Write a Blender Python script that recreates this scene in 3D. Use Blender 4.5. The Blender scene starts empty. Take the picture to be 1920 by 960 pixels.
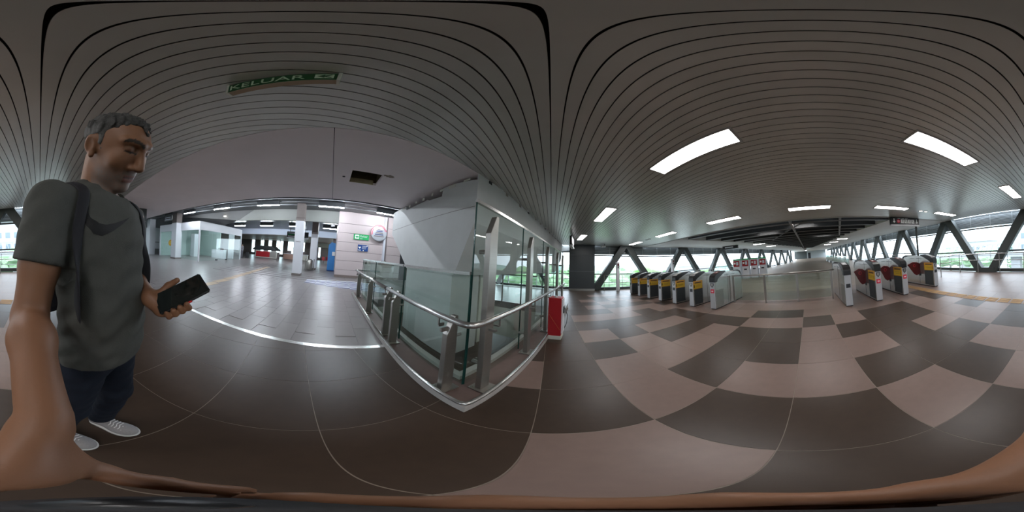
import bpy, bmesh, math, random
import numpy as np
from mathutils import Matrix, Vector
from mathutils.bvhtree import BVHTree

# ------------------------------------------------------------------ camera, world, exposure
S = bpy.context.scene
C = S.collection
random.seed(7)
HC = 1.276
W = ((0.9697536, -0.2426237, -0.0266777), (0.2397668, 0.9673570, -0.0820511), (0.0457144, 0.0731729, 0.9962710))
cam_d = bpy.data.cameras.new('panorama_camera')
cam = bpy.data.objects.new('panorama_camera', cam_d)
C.objects.link(cam)
cam_d.type = 'PANO'
try:
    cam_d.panorama_type = 'EQUIRECTANGULAR'
except Exception:
    pass
try:
    cam_d.cycles.panorama_type = 'EQUIRECTANGULAR'
except Exception:
    pass
cam_d.clip_start = 0.01
cam_d.clip_end = 2000
cam.matrix_world = Matrix(((W[0][0], W[0][2], -W[0][1], 0), (W[1][0], W[1][2], -W[1][1], 0), (W[2][0], W[2][2], -W[2][1], HC), (0, 0, 0, 1)))
S.camera = cam

world = bpy.data.worlds.new('sky')
S.world = world
world.use_nodes = True
bg = world.node_tree.nodes['Background']
bg.inputs[0].default_value = (0.75, 0.88, 1.0, 1)
bg.inputs[1].default_value = 3.0

vs = S.view_settings
vs.view_transform = 'Standard'
vs.look = 'None'
vs.gamma = 1
vs.use_curve_mapping = False
vs.exposure = 1.15
PANEL_STRENGTH = 12.0
TUBE_STRENGTH = 145.0
S.cycles.use_denoising = True
S.cycles.max_bounces = 8
S.cycles.transparent_max_bounces = 24
S.cycles.caustics_reflective = False
S.cycles.caustics_refractive = False
S.cycles.sample_clamp_indirect = 6.0

# ------------------------------------------------------------------ frames
RB = math.radians(77.5)                      # station building frame: x = E, y = N
ex, ey = math.cos(RB), math.sin(RB)
nx, ny = -ey, ex
def BL(E, N, z=0.0): return (E*ex + N*nx, E*ey + N*ny, z)
def toB(x, y): return (x*ex + y*ey, x*nx + y*ny)
def zr(x): return max(0.0, 0.036*(x - 7.0))  # the walkway rises beyond the gates
def yleft(x): return max(9.6 - 0.163*(x - 4.7), 4.2)

# ------------------------------------------------------------------ materials
MATS = {}
def mat(name, col, rough=0.5, metal=0.0, spec=0.5, var=0.0, vscale=8.0, bump=0.0, bscale=60.0, emit=None, estr=0.0, objvar=0.0, stretch=None):
    if name in MATS: return MATS[name]
    m = bpy.data.materials.new(name); m.use_nodes = True
    nt = m.node_tree; p = nt.nodes['Principled BSDF']
    c4 = (col[0], col[1], col[2], 1)
    p.inputs['Base Color'].default_value = c4
    p.inputs['Roughness'].default_value = rough
    p.inputs['Metallic'].default_value = metal
    p.inputs['Specular IOR Level'].default_value = spec
    if emit:
        p.inputs['Emission Color'].default_value = (*emit, 1); p.inputs['Emission Strength'].default_value = estr
    if var > 0 or objvar > 0 or bump > 0:
        tc = nt.nodes.new('ShaderNodeTexCoord')
        src = tc.outputs['Object']
        if stretch:
            mp = nt.nodes.new('ShaderNodeMapping'); mp.inputs['Scale'].default_value = stretch
            nt.links.new(src, mp.inputs[0]); src = mp.outputs[0]
    if var > 0 or objvar > 0:
        nz = nt.nodes.new('ShaderNodeTexNoise'); nz.inputs['Scale'].default_value = vscale; nz.inputs['Detail'].default_value = 5
        nt.links.new(src, nz.inputs['Vector'])
        mr = nt.nodes.new('ShaderNodeMapRange'); mr.inputs['To Min'].default_value = 1-var; mr.inputs['To Max'].default_value = 1+var
        nt.links.new(nz.outputs['Fac'], mr.inputs['Value'])
        val = mr.outputs[0]
        if objvar > 0:
            oi = nt.nodes.new('ShaderNodeObjectInfo')
            m2 = nt.nodes.new('ShaderNodeMapRange'); m2.inputs['To Min'].default_value = 1-objvar; m2.inputs['To Max'].default_value = 1+objvar
            nt.links.new(oi.outputs['Random'], m2.inputs['Value'])
            mu = nt.nodes.new('ShaderNodeMath'); mu.operation = 'MULTIPLY'
            nt.links.new(val, mu.inputs[0]); nt.links.new(m2.outputs[0], mu.inputs[1]); val = mu.outputs[0]
        vm = nt.nodes.new('ShaderNodeVectorMath'); vm.operation = 'SCALE'
        vm.inputs[0].default_value = col[:3]
        nt.links.new(val, vm.inputs['Scale'])
        nt.links.new(vm.outputs[0], p.inputs['Base Color'])
    if bump > 0:
        nb = nt.nodes.new('ShaderNodeTexNoise'); nb.inputs['Scale'].default_value = bscale; nb.inputs['Detail'].default_value = 3
        nt.links.new(src, nb.inputs['Vector'])
        bp = nt.nodes.new('ShaderNodeBump'); bp.inputs['Strength'].default_value = bump; bp.inputs['Distance'].default_value = 0.01
        nt.links.new(nb.outputs['Fac'], bp.inputs['Height']); nt.links.new(bp.outputs[0], p.inputs['Normal'])
    MATS[name] = m
    return m
def glass(name, tint, ior=1.5, base=0.0):
    if name in MATS: return MATS[name]
    m = bpy.data.materials.new(name); m.use_nodes = True; nt = m.node_tree; nt.nodes.clear()
    o = nt.nodes.new('ShaderNodeOutputMaterial'); t = nt.nodes.new('ShaderNodeBsdfTransparent'); g = nt.nodes.new('ShaderNodeBsdfGlossy')
    f = nt.nodes.new('ShaderNodeFresnel'); x = nt.nodes.new('ShaderNodeMixShader')
    t.inputs[0].default_value = (*tint, 1); g.inputs[0].default_value = (0.9, 0.95, 0.93, 1); g.inputs['Roughness'].default_value = 0.02
    ge = nt.nodes.new('ShaderNodeNewGeometry'); im = nt.nodes.new('ShaderNodeMapRange')
    im.inputs['To Min'].default_value = ior; im.inputs['To Max'].default_value = 1/ior     # same sheet from either side
    nt.links.new(ge.outputs['Backfacing'], im.inputs['Value']); nt.links.new(im.outputs[0], f.inputs['IOR'])
    ad = nt.nodes.new('ShaderNodeMath'); ad.operation = 'ADD'; ad.inputs[1].default_value = base; ad.use_clamp = True
    nt.links.new(f.outputs[0], ad.inputs[0])
    nt.links.new(ad.outputs[0], x.inputs[0]); nt.links.new(t.outputs[0], x.inputs[1]); nt.links.new(g.outputs[0], x.inputs[2]); nt.links.new(x.outputs[0], o.inputs[0])
    MATS[name] = m
    return m
def attr_mat(name, rough=0.5, spec=0.4, bump=0.0, bscale=200.0, sss=0.0):
    m = bpy.data.materials.new(name); m.use_nodes = True; nt = m.node_tree; p = nt.nodes['Principled BSDF']
    a = nt.nodes.new('ShaderNodeVertexColor'); a.layer_name = 'Col'
    nt.links.new(a.outputs[0], p.inputs['Base Color'])
    p.inputs['Roughness'].default_value = rough; p.inputs['Specular IOR Level'].default_value = spec
    if bump > 0:
        tc = nt.nodes.new('ShaderNodeTexCoord'); nb = nt.nodes.new('ShaderNodeTexNoise'); nb.inputs['Scale'].default_value = bscale
        bp = nt.nodes.new('ShaderNodeBump'); bp.inputs['Strength'].default_value = bump; bp.inputs['Distance'].default_value = 0.002
        nt.links.new(tc.outputs['Object'], nb.inputs['Vector']); nt.links.new(nb.outputs['Fac'], bp.inputs['Height']); nt.links.new(bp.outputs[0], p.inputs['Normal'])
    return m

M_tile_d = mat('dark_tile', (0.047, 0.030, 0.020), 0.38, spec=0.42, var=0.18, vscale=14, objvar=0.08, bump=0.04, bscale=220)
M_tile_l = mat('light_tile', (0.20, 0.138, 0.114), 0.38, spec=0.42, var=0.10, vscale=14, objvar=0.06, bump=0.04, bscale=220)
M_tile_c = mat('concourse_tile', (0.225, 0.203, 0.20), 0.32, spec=0.4, var=0.08, vscale=6, objvar=0.05)
M_grout = mat('grout', (0.30, 0.26, 0.21), 0.8, var=0.1)
M_grout_c = mat('grout_grey', (0.17, 0.15, 0.14), 0.8, var=0.1)
M_floor_far = mat('far_floor', (0.33, 0.255, 0.20), 0.45, spec=0.4, var=0.07, vscale=1.5)
M_slat = mat('slat_metal', (0.575, 0.58, 0.545), 0.32, metal=0.35, spec=0.5, var=0.05, vscale=5, objvar=0.03)
M_slatback = mat('slat_gap', (0.03, 0.03, 0.03), 0.9)
M_plaster = mat('plaster', (0.86, 0.80, 0.81), 0.85, var=0.06, vscale=2)
M_stain = mat('plaster_stain', (0.27, 0.235, 0.20), 0.9, var=0.2, vscale=20)
M_hole = mat('hole_inside', (0.10, 0.085, 0.05), 0.95, var=0.4, vscale=12)
M_dark = mat('dark_panel', (0.035, 0.042, 0.045), 0.45, spec=0.5, var=0.08)
M_darkceil = mat('dark_ceiling', (0.075, 0.08, 0.085), 0.35, metal=0.2, var=0.1)
M_truss = mat('truss_steel', (0.05, 0.058, 0.056), 0.5, var=0.08, vscale=3)
M_beam = mat('roof_beam', (0.03, 0.032, 0.032), 0.6)
M_beam_l = mat('roof_beam_flange', (0.24, 0.24, 0.235), 0.5)
M_louvre = mat('louvre_metal', (0.36, 0.38, 0.39), 0.45, metal=0.3)
M_white = mat('white_paint', (0.72, 0.73, 0.76), 0.55, var=0.03, vscale=2)
M_cream = mat('cream_plaster', (0.62, 0.62, 0.55), 0.8, var=0.06, vscale=3)
M_concrete_w = mat('white_concrete', (0.56, 0.57, 0.56), 0.6, var=0.08, vscale=3.5, bump=0.1, bscale=25)
M_greyceil = mat('grey_ceiling', (0.58, 0.58, 0.565), 0.7, var=0.04, vscale=2)
M_steel = mat('stainless', (0.52, 0.51, 0.49), 0.26, metal=0.9, var=0.05, vscale=3, stretch=(1, 1, 12))
M_steel_b = mat('stainless_brushed', (0.33, 0.315, 0.29), 0.36, metal=0.9, var=0.08, vscale=4, stretch=(1, 1, 14))
M_curb = mat('curb_paint', (0.40, 0.375, 0.35), 0.5, var=0.08)
M_ledge = mat('ledge_stone', (0.155, 0.105, 0.09), 0.5, var=0.15, vscale=12)
M_black = mat('black_plastic', (0.012, 0.012, 0.013), 0.35)
M_blackm = mat('black_matte', (0.02, 0.02, 0.022), 0.7)
M_red = mat('red_paint', (0.36, 0.010, 0.016), 0.4, var=0.06)
M_redsign = mat('red_sign', (0.62, 0.02, 0.05), 0.45)
M_maroon = mat('maroon_flap', (0.12, 0.014, 0.017), 0.35, var=0.08)
M_yellow = mat('yellow_notice', (0.62, 0.40, 0.035), 0.5)
M_yellow2 = mat('amber_notice', (0.52, 0.27, 0.05), 0.5)
M_tactile = mat('tactile_amber', (0.52, 0.31, 0.12), 0.6, var=0.1)
M_green = mat('sign_green', (0.005, 0.075, 0.018), 0.4)
M_green2 = mat('sign_bright_green', (0.015, 0.42, 0.12), 0.5)
M_palelet = mat('sign_letter', (0.55, 0.68, 0.50), 0.5)  # pale letter colour, no emission
M_wlet = mat('white_letter', (0.85, 0.87, 0.85), 0.5)
M_beige = mat('diffuser_beige', (0.36, 0.27, 0.18), 0.5)
M_capw = mat('cap_white', (0.62, 0.62, 0.54), 0.5)
M_blue = mat('sign_blue', (0.01, 0.06, 0.25), 0.5)
M_skyblue = mat('box_blue', (0.045, 0.25, 0.62), 0.4)
M_stripe = mat('stripe_blue', (0.02, 0.03, 0.13), 0.5)
M_pale = mat('stripe_white', (0.66, 0.68, 0.74), 0.5)
M_pink = mat('pink_panel', (0.56, 0.475, 0.465), 0.5, var=0.03, vscale=2)
M_joint = mat('panel_joint', (0.18, 0.145, 0.14), 0.8)
M_skirt = mat('skirting_brown', (0.22, 0.17, 0.15), 0.6)
M_brownstone = mat('column_top', (0.20, 0.17, 0.155), 0.6, var=0.1)
M_glass = glass('balustrade_glass', (0.74, 0.85, 0.81), ior=1.5)
M_glass_t = glass('tall_glass', (0.84, 0.91, 0.88), ior=1.5)
M_glass_k = glass('kiosk_glass', (0.80, 0.925, 0.895), base=0.05)
M_gedge = mat('glass_edge', (0.015, 0.06, 0.05), 0.2)
M_panel = mat('lamp_panel', (0.9, 0.9, 0.9), 0.5, emit=(1.0, 0.965, 0.96), estr=PANEL_STRENGTH)
M_tube = mat('lamp_tube', (0.9, 0.9, 0.9), 0.5, emit=(0.84, 0.91, 1.0), estr=TUBE_STRENGTH)
M_down = mat('lamp_down', (0.9, 0.9, 0.9), 0.5, emit=(1.0, 0.93, 0.8), estr=6.0)
M_lampframe = mat('lamp_frame', (0.42, 0.41, 0.40), 0.45)
M_silver = mat('silver_letter', (0.6, 0.6, 0.6), 0.4)
M_leaf1 = mat('leaf_haze_pale', (0.25, 0.38, 0.22), 0.9, var=0.45, vscale=0.9)  # haze and overexposure outdoors are put into this pale leaf colour
M_leaf2 = mat('leaf_mid', (0.16, 0.31, 0.11), 0.9, var=0.45, vscale=0.9)
M_hill = mat('hill_green', (0.20, 0.31, 0.27), 0.95, var=0.2, vscale=0.05)
M_ground = mat('ground_grey', (0.42, 0.44, 0.42), 0.9, var=0.25, vscale=0.05)
M_road = mat('road', (0.25, 0.26, 0.27), 0.9, var=0.1, vscale=0.2)
M_bldg = mat('building_pale', (0.36, 0.37, 0.38), 0.8, var=0.05)
M_win = mat('window_dark', (0.16, 0.2, 0.24), 0.2)

# ------------------------------------------------------------------ mesh helpers
class MB:
    def __init__(s): s.v = []; s.f = []; s.p = []
    def add(s, vs, fs):
        s.p.append((list(vs), list(fs))); o = len(s.v); s.v += [tuple(p) for p in vs]; s.f += [tuple(i+o for i in f) for f in fs]; return s
    def box(s, x0, x1, y0, y1, z0, z1):
        return s.add([(x0,y0,z0),(x1,y0,z0),(x1,y1,z0),(x0,y1,z0),(x0,y0,z1),(x1,y0,z1),(x1,y1,z1),(x0,y1,z1)],
                     [(0,3,2,1),(4,5,6,7),(0,1,5,4),(1,2,6,5),(2,3,7,6),(3,0,4,7)])
    def prism(s, poly, lo, hi, axis='z'):
        n = len(poly)
        def P(a, b, c):
            return {'z': (a, b, c), 'y': (a, c, b), 'x': (c, a, b)}[axis]
        vs = [P(a, b, lo) for a, b in poly] + [P(a, b, hi) for a, b in poly]
        fs = [tuple(range(n-1, -1, -1)), tuple(range(n, 2*n))] + [(i, (i+1) % n, n+(i+1) % n, n+i) for i in range(n)]
        return s.add(vs, fs)
    def bar(s, p0, p1, w, h, up=(0,0,1)):
        a = Vector(p0); b = Vector(p1); d = (b-a).normalized(); u = Vector(up)
        if abs(d.dot(u)) > 0.98: u = Vector((1,0,0))
        r = d.cross(u).normalized(); u = r.cross(d).normalized()
        vs = []
        for q in (a, b):
            for i, j in ((-1,-1),(1,-1),(1,1),(-1,1)):
                vs.append(q + r*(w/2*i) + u*(h/2*j))
        return s.add(vs, [(0,1,2,3),(7,6,5,4),(0,4,5,1),(1,5,6,2),(2,6,7,3),(3,7,4,0)])
    def tube(s, pts, r, n=10, cap=True):
        pts = [Vector(p) for p in pts]; rings = []; k = len(pts)
        rr = r if isinstance(r, (list, tuple)) else [r]*k
        prev = None
        for i, p in enumerate(pts):
            d = (pts[min(i+1, k-1)] - pts[max(i-1, 0)]).normalized()
            u = prev if prev is not None else (Vector((0,0,1)) if abs(d.z) < 0.9 else Vector((1,0,0)))
            u = (u - d*u.dot(d)).normalized(); prev = u; w = d.cross(u)
            rings.append([p + (u*math.cos(2*math.pi*j/n) + w*math.sin(2*math.pi*j/n))*rr[i] for j in range(n)])
        vs = [q for g in rings for q in g]; fs = []
        for i in range(k-1):
            for j in range(n):
                fs.append((i*n+j, i*n+(j+1) % n, (i+1)*n+(j+1) % n, (i+1)*n+j))
        if cap: fs += [tuple(range(n-1, -1, -1)), tuple((k-1)*n+j for j in range(n))]
        return s.add(vs, fs)
    def lathe(s, prof, n=24, c=(0,0,0), axis='z'):
        vs = []; k = len(prof)
        for r, h in prof:
            for j in range(n):
                a = 2*math.pi*j/n; x, y = r*math.cos(a), r*math.sin(a)
                q = {'z': (x, y, h), 'y': (x, h, y), 'x': (h, x, y)}[axis]
                vs.append((q[0]+c[0], q[1]+c[1], q[2]+c[2]))
        fs = [(i*n+j, i*n+(j+1) % n, (i+1)*n+(j+1) % n, (i+1)*n+j) for i in range(k-1) for j in range(n)]
        fs += [tuple(range(n-1, -1, -1)), tuple((k-1)*n+j for j in range(n))]
        return s.add(vs, fs)
    def quad(s, *p): return s.add(p, [tuple(range(len(p)))])
    def mesh(s, name, bevel=0.0, seg=1):
        me = bpy.data.meshes.new(name); bm = bmesh.new()
        bv = [bm.verts.new(p) for p in s.v]
        for f in s.f:
            try: bm.faces.new([bv[i] for i in f])
            except ValueError: pass
        bmesh.ops.recalc_face_normals(bm, faces=bm.faces)
        if bevel > 0:
            bmesh.ops.bevel(bm, geom=list(bm.edges), offset=bevel, segments=seg, affect='EDGES', clamp_overlap=True)
        bm.to_mesh(me); bm.free()
        return me
    def build(s, name, m, parent=None, loc=None, rotz=None, bevel=0.0, seg=1, smooth=False):
        me = s.mesh(name, bevel, seg)
        return link(name, me, m, parent, loc, rotz, smooth)
def build_each(mb, name, m, parent=None):
    for vs_, fs_ in mb.p: MB().add(vs_, fs_).build(name, m, parent)
def link(name, me, m, parent=None, loc=None, rotz=None, smooth=False):
    if m is not None and len(me.materials) == 0: me.materials.append(m)
    if smooth:
        me.polygons.foreach_set('use_smooth', [True]*len(me.polygons))
    o = bpy.data.objects.new(name, me); C.objects.link(o)
    if parent: o.parent = parent
    if loc: o.location = loc
    if rotz is not None: o.rotation_euler = (0, 0, rotz)
    return o
def tag(o, label, cat, group=None, kind=None):
    o['label'] = label; o['category'] = cat
    if group: o['group'] = group
    if kind: o['kind'] = kind
    return o
def thing(name, label, cat, loc=(0,0,0), rotz=0.0, group=None, kind=None):
    o = bpy.data.objects.new(name, None); C.objects.link(o); o.empty_display_size = 0.1
    o.location = loc; o.rotation_euler = (0, 0, rotz)
    return tag(o, label, cat, group, kind)
def text(name, body, m, parent, loc, rot, size, ext=0.001, align='CENTER', sx=1.0):
    cu = bpy.data.curves.new(name, 'FONT'); cu.body = body; cu.size = size; cu.extrude = ext; cu.align_x = align; cu.align_y = 'CENTER'
    t = bpy.data.objects.new(name, cu); C.objects.link(t)
    bpy.context.view_layer.update()
    me = bpy.data.meshes.new_from_object(t.evaluated_get(bpy.context.evaluated_depsgraph_get()))
    bpy.data.objects.remove(t); me.materials.clear(); me.materials.append(m)
    o = bpy.data.objects.new(name, me); C.objects.link(o); o.parent = parent
    o.location = loc; o.rotation_euler = rot; o.scale = (sx, 1, 1)
    return o
def clip(poly, a, b, c):
    """keep a*x + b*y <= c"""
    out = []
    for i in range(len(poly)):
        p, q = poly[i], poly[(i+1) % len(poly)]
        dp, dq = a*p[0]+b*p[1]-c, a*q[0]+b*q[1]-c
        if dp <= 0: out.append(p)
        if dp*dq < 0:
            t = dp/(dp-dq); out.append((p[0]+(q[0]-p[0])*t, p[1]+(q[1]-p[1])*t))
    return out
def area(p): return abs(sum(p[i][0]*p[(i+1) % len(p)][1]-p[(i+1) % len(p)][0]*p[i][1] for i in range(len(p))))/2 if len(p) > 2 else 0
def Nmax(poly, v): return clip(poly, nx, ny, v)
def Nmin(poly, v): return clip(poly, -nx, -ny, -v)
def Emax(poly, v): return clip(poly, ex, ey, v)
def Emin(poly, v): return clip(poly, -ex, -ey, -v)
def rectB(E0, E1, N0, N1): return [BL(E0,N0)[:2], BL(E1,N0)[:2], BL(E1,N1)[:2], BL(E0,N1)[:2]]

# void in the floor, building frame
VE0, VE1, VN0, VN1 = 1.06, 5.35, 0.95, 4.8
N_JOINT = 2.03
# ------------------------------------------------------------------ floor of the walkway
floor = thing('floor', 'chequered dark brown and light tiled floor of the walkway', 'floor', kind='structure')
bridge = [(-4.6,-7.15),(7.0,-7.15),(7.0,9.3),(4.7,9.75),(2.0,10.6),(1.2,11.5),(-1.5,9.5),(-4.6,2.5)]
sl = MB()
for pc in (Nmax(bridge, VN0), Emax(Nmin(Nmax(bridge, N_JOINT), VN0), VE0), Emin(Nmin(Nmax(bridge, N_JOINT), VN0), VE1)):
    if area(pc) > 0: sl.prism(pc, -0.25, -0.002)
sl.build('slab', M_grout, floor)
TX0, TY0, TS = 0.5447, 0.8055, 0.6
LIGHT = {(0,0),(0,-3),(1,-1),(1,-2),(2,-2),(3,-2),(4,-1),(4,0),(5,1),(5,-2),(3,1),(2,1),(1,1),(0,1),(0,3),(1,2),(2,3),(3,3),(4,5),(5,5),(5,4),
         (-1,-1),(-2,1),(2,-3),(4,-3),(2,-5),(3,-6),(0,-5),(-1,-4),(1,-6),(2,-6),(4,-6),(5,-3),(5,-4),(5,-5),(5,-6),(0,5),(2,5),(1,7),(1,9),(2,11),
         (3,6),(2,8),(3,9),(4,8),(5,7),(3,4+7),(1,5),(2,6),(-1,-5),(-1,-6),(5,2),(5,3),(4,6),(5,9),(4,10),(1,-7),(3,-7),(0,-8),(2,-8),(-1,-7)}
DARKSET = {(5,-1),(5,0),(4,1),(4,-2),(4,2),(4,3),(4,4),(3,4),(5,6),(4,-4),(4,-5),(3,-5)}
tiles = []
for i in range(-9, 11):
    for j in range(-14, 18):
        x0, y0 = TX0+i*TS, TY0+j*TS
        g = 0.0022
        p = [(x0+g,y0+g),(x0+TS-g,y0+g),(x0+TS-g,y0+TS-g),(x0+g,y0+TS-g)]
        p = clip(clip(p, 0, -1, 7.1), 1, 0, 6.95)
        if p: p = clip(p, 0.163, 1, 9.7+0.163*4.7)
        if p: p = Nmax(p, N_JOINT-0.03)
        if not p or area(p) < 0.01: continue
        c = toB(sum(q[0] for q in p)/len(p), sum(q[1] for q in p)/len(p))
        inside = Emax(Emin(Nmin(p, VN0), VE0), VE1)
        if area(inside) > 1e-4:
            p1, p2, p3 = Nmax(p, VN0), Emax(p, VE0), Emin(p, VE1)
            p = max((p1, p2, p3), key=area)
            if area(p) < 0.004: continue
        d2 = (x0+.3)**2 + (y0+.3)**2
        if i >= 6: light = True
        elif (i, j) in DARKSET: light = False
        elif y0 < -3.4 and i < 6: light = True
        elif c[1] > -0.35 and i <= -2: light = (i, j) in LIGHT
        elif i <= -2: light = (i, j) in LIGHT or (j < -3 and (i+j) % 2 == 0)
        else: light = (i, j) in LIGHT
        tiles.append((d2, p, light))
tiles.sort(key=lambda t: t[0])
restd, restl = MB(), MB()
shared = {}
for k, (d2, p, light) in enumerate(tiles):
    if k < 300:
        cx, cy = p[0]
        loc = [(a-cx, b-cy) for a, b in p]
        key = (light, len(p)) if len(p) == 4 and abs(area(p)-(TS-0.0044)**2) < 1e-4 else None
        if key and key in shared: me = shared[key]
        else:
            me = MB().prism(loc, -0.012, 0.0).mesh('tile')
            if key: shared[key] = me
        link('tile', me, M_tile_l if light else M_tile_d, floor, (cx, cy, 0))
    else:
        (restl if light else restd).prism(p, -0.012, 0.0)
if restl.v: restl.build('light_tiles', M_tile_l, floor)['kind'] = 'stuff'
if restd.v: restd.build('dark_tiles', M_tile_d, floor)['kind'] = 'stuff'
# tactile strip along the gates
tp = MB().box(-0.6, 6.9, -3.5, -3.2, 0, 0.003).build('tactile_base', M_tile_l, floor)
for k in range(25):
    for b in range(4):
        MB().box(-0.6+k*.3+.02, -0.6+k*.3+.28, -3.475+b*.07, -3.475+b*.07+.036, 0.003, 0.009).build('tactile_bar', M_tactile, tp) if b == 0 and k == 0 else None
bar0 = [o for o in C.objects if o.name == 'tactile_bar'][0]
for k in range(25):
    for b in range(4):
        if k or b:
            o = bar0.copy(); C.objects.link(o); o.parent = tp; o.location = (k*.3, b*.07, 0)

# rising walkway beyond the gates
rp = MB()
xs = [7.0]+[7+4*k for k in range(1, 18)]
for a, b in zip(xs[:-1], xs[1:]):
    rp.add([(a,-7.15,zr(a)),(b,-7.15,zr(b)),(b,yleft(b),zr(b)),(a,yleft(a),zr(a)),(a,-7.15,zr(a)-.3),(b,-7.15,zr(b)-.3),(b,yleft(b),zr(b)-.3),(a,yleft(a),zr(a)-.3)],
           [(0,1,2,3),(7,6,5,4),(0,4,5,1),(2,6,7,3)])
rp.build('ramp', M_floor_far, floor)
for k in range(22):
    xx = 7.6+k*1.2
    MB().bar((xx,-7.0,zr(xx)+.001),(xx,yleft(xx)-.1,zr(xx)+.001), 0.012, 0.004).build('joint', M_grout, floor)

# ------------------------------------------------------------------ concourse floor
cfl = thing('floor_concourse', 'pale grey tiled concourse floor beyond the metal joint strip', 'floor', kind='structure')
sl = MB()
for r in (rectB(-26, VE0, N_JOINT, VN1), rectB(VE1, 10.6, N_JOINT, VN1), rectB(-26, 10.6, VN1, 34)):
    sl.prism(r, -0.25, -0.006)
sl.build('slab', M_tile_c, cfl)
sh = None
TE0 = -0.13
for i in range(-17, 4):
    for j in range(0, 8):
        E0, N0 = TE0+i*0.3, N_JOINT+0.03+j*0.6+(0.3 if i % 2 else 0)
        if E0+0.3 > VE0-0.2: continue
        if sh is None: sh = MB().box(0.002, 0.298, 0.002, 0.598, -0.012, 0.0).mesh('tile')
        link('tile', sh, M_tile_c, cfl, BL(E0, N0), RB)
MB().box(-8.0, 0.80, N_JOINT-0.045, N_JOINT+0.03, -0.01, 0.004).build('joint_strip', M_steel, cfl, (0,0,0), RB)
gr = MB()
for j in range(0, 14): gr.box(-6.0, 0.9, N_JOINT+.03+4.8+j*0.6, N_JOINT+.03+4.8+j*0.6+.006, -0.006, 0.0006)
gr.build('far_joint', M_grout_c, cfl, (0,0,0), RB)['kind'] = 'stuff'
# worn amber guide line across the concourse
MB().box(-3.55, -3.25, 1.25, N_JOINT-.05, 0, 0.003).build('guide_strip', M_tactile, cfl, (0,0,0), RB)
for k in range(12):
    MB().box(-3.55-.09*k, -3.25-.09*k, N_JOINT+.06+k*.75, N_JOINT+.06+k*.75+.7, 0, 0.003).build('guide_strip', mat('guide_worn', (0.42,0.31,0.20), .5, var=.12), cfl, (0,0,0), RB)

# ------------------------------------------------------------------ slat ceiling
CZ = 2.84
ceil = thing('ceiling', 'grey linear metal slat ceiling over the walkway', 'ceiling', kind='structure')
k = 0
x = -2.97
PITCH = 0.1025
xs = []
x = 0.0515 - PITCH*30
while x < 6.03:
    xs.append(x); x += PITCH
for x in xs:
    a, b = x+0.0048, x+PITCH-0.0048
    ya, yb = min(10.2, (1.585+0.9763*a)/0.2164), min(10.2, (1.585+0.9763*b)/0.2164)
    if ya < -6.8: continue
    MB().prism([(a,-7.0),(b,-7.0),(b,yb),(a,ya)], CZ, CZ+0.02).build('slat', M_slat, ceil)
bk = Nmax([(-3.2,-7.0),(6.05,-7.0),(6.05,10.2),(-3.2,10.2)], 1.585)
MB().prism(bk, CZ+0.05, CZ+0.08).build('backing', M_slatback, ceil)
MB().box(6.03, 6.07, -7.0, 9.4, CZ-0.02, CZ+0.5).build('edge_trim', M_greyceil, ceil)

def lamp(x, y, label):
    t = thing('ceiling_light', label, 'light', (x, y, CZ), 0, 'recessed panels in the slat ceiling')
    fr = MB(); w, l = .155, .635
    for (a,b,c,d) in ((-w,w,-l,-l+.03),(-w,w,l-.03,l),(-w,-w+.025,-l+.03,l-.03),(w-.025,w,-l+.03,l-.03)): fr.box(a,b,c,d,-.012,0)
    build_each(fr, 'frame', M_lampframe, t)
    MB().box(-w+.025,w-.025,-l+.03,l-.03,-.006,0).build('diffuser', M_panel, t)
for x, y, l in ((1.405,1.18,'big lit ceiling panel nearest the enclosure handrail corner'),(1.405,-1.79,'big lit ceiling panel over the chequered floor, towards the truss windows with trees'),
                (1.405,-4.5,'lit ceiling panel above the guide strip beside the open windows'),(1.405,4.25,'lit ceiling panel between the glass enclosure and the row of seven gates'),
                (1.405,7.65,'small far lit ceiling panel beside the dark panelled block'),(4.70,2.6,'lit ceiling strip above the first gate of the row of seven'),
                (4.70,5.55,'lit ceiling strip above the middle of the row of seven gates'),(4.70,8.3,'farthest lit ceiling strip beside the white post'),
                (4.70,-0.17,'lit ceiling strip above the glass barrier between the gates'),(4.70,-2.83,'lit ceiling strip above the gates with maroon flaps'),(4.70,-5.5,'lit ceiling strip nearest the black hanging sign and truss')):
    lamp(x, y, l)
for q, (x, y, l) in enumerate(((4.75,-4.25,'twin round downlight in the slats above the wide gate'),(4.7,6.95,'twin round downlight in the slats above the row of seven gates'))):
    t = thing('downlight', l, 'light', (x, y, CZ), 0, 'round downlights')
    for s in (-1, 1):
        MB().lathe([(.085,0),(.085,-.012),(.06,-.012),(.06,0)], 20, (0,.13*s,0)).build('ring', M_lampframe, t, smooth=False)
        MB().lathe([(.058,0),(.058,-.008)], 20, (0,.13*s,0)).build('lens', M_down if q == 0 else M_lampframe, t)

# plaster soffit between the walkway and the concourse
ps = thing('ceiling_plaster', 'pale plaster soffit strip with a torn square hole', 'ceiling', kind='structure')
def bb(E0,E1,N0,N1,z0,z1): return MB().box(E0,E1,N0,N1,z0,z1)
def bbuild(b, name, m, parent): return b.build(name, m, parent, (0,0,0), RB)
NE0, NE1 = 1.59, 4.43
HE0, HE1, HN0, HN1 = 0.215, 0.75, 2.67, 3.18
for (E0,E1,N0,N1) in ((-9.6,-5.0,NE0,NE1),(-4.995,-0.108,NE0,NE1),(-0.10,HE0,NE0,NE1),(HE0,HE1,NE0,HN0),(HE0,HE1,HN1,NE1),(HE1,10.5,NE0,NE1)):
    bbuild(bb(E0,E1,N0,N1,CZ-0.006,CZ+0.05), 'plaster_panel', M_plaster, ps)
bbuild(bb(-9.6,10.5,NE1-.06,NE1,CZ-0.006,CZ+1.1), 'soffit_edge', M_darkceil, ps)
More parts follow.
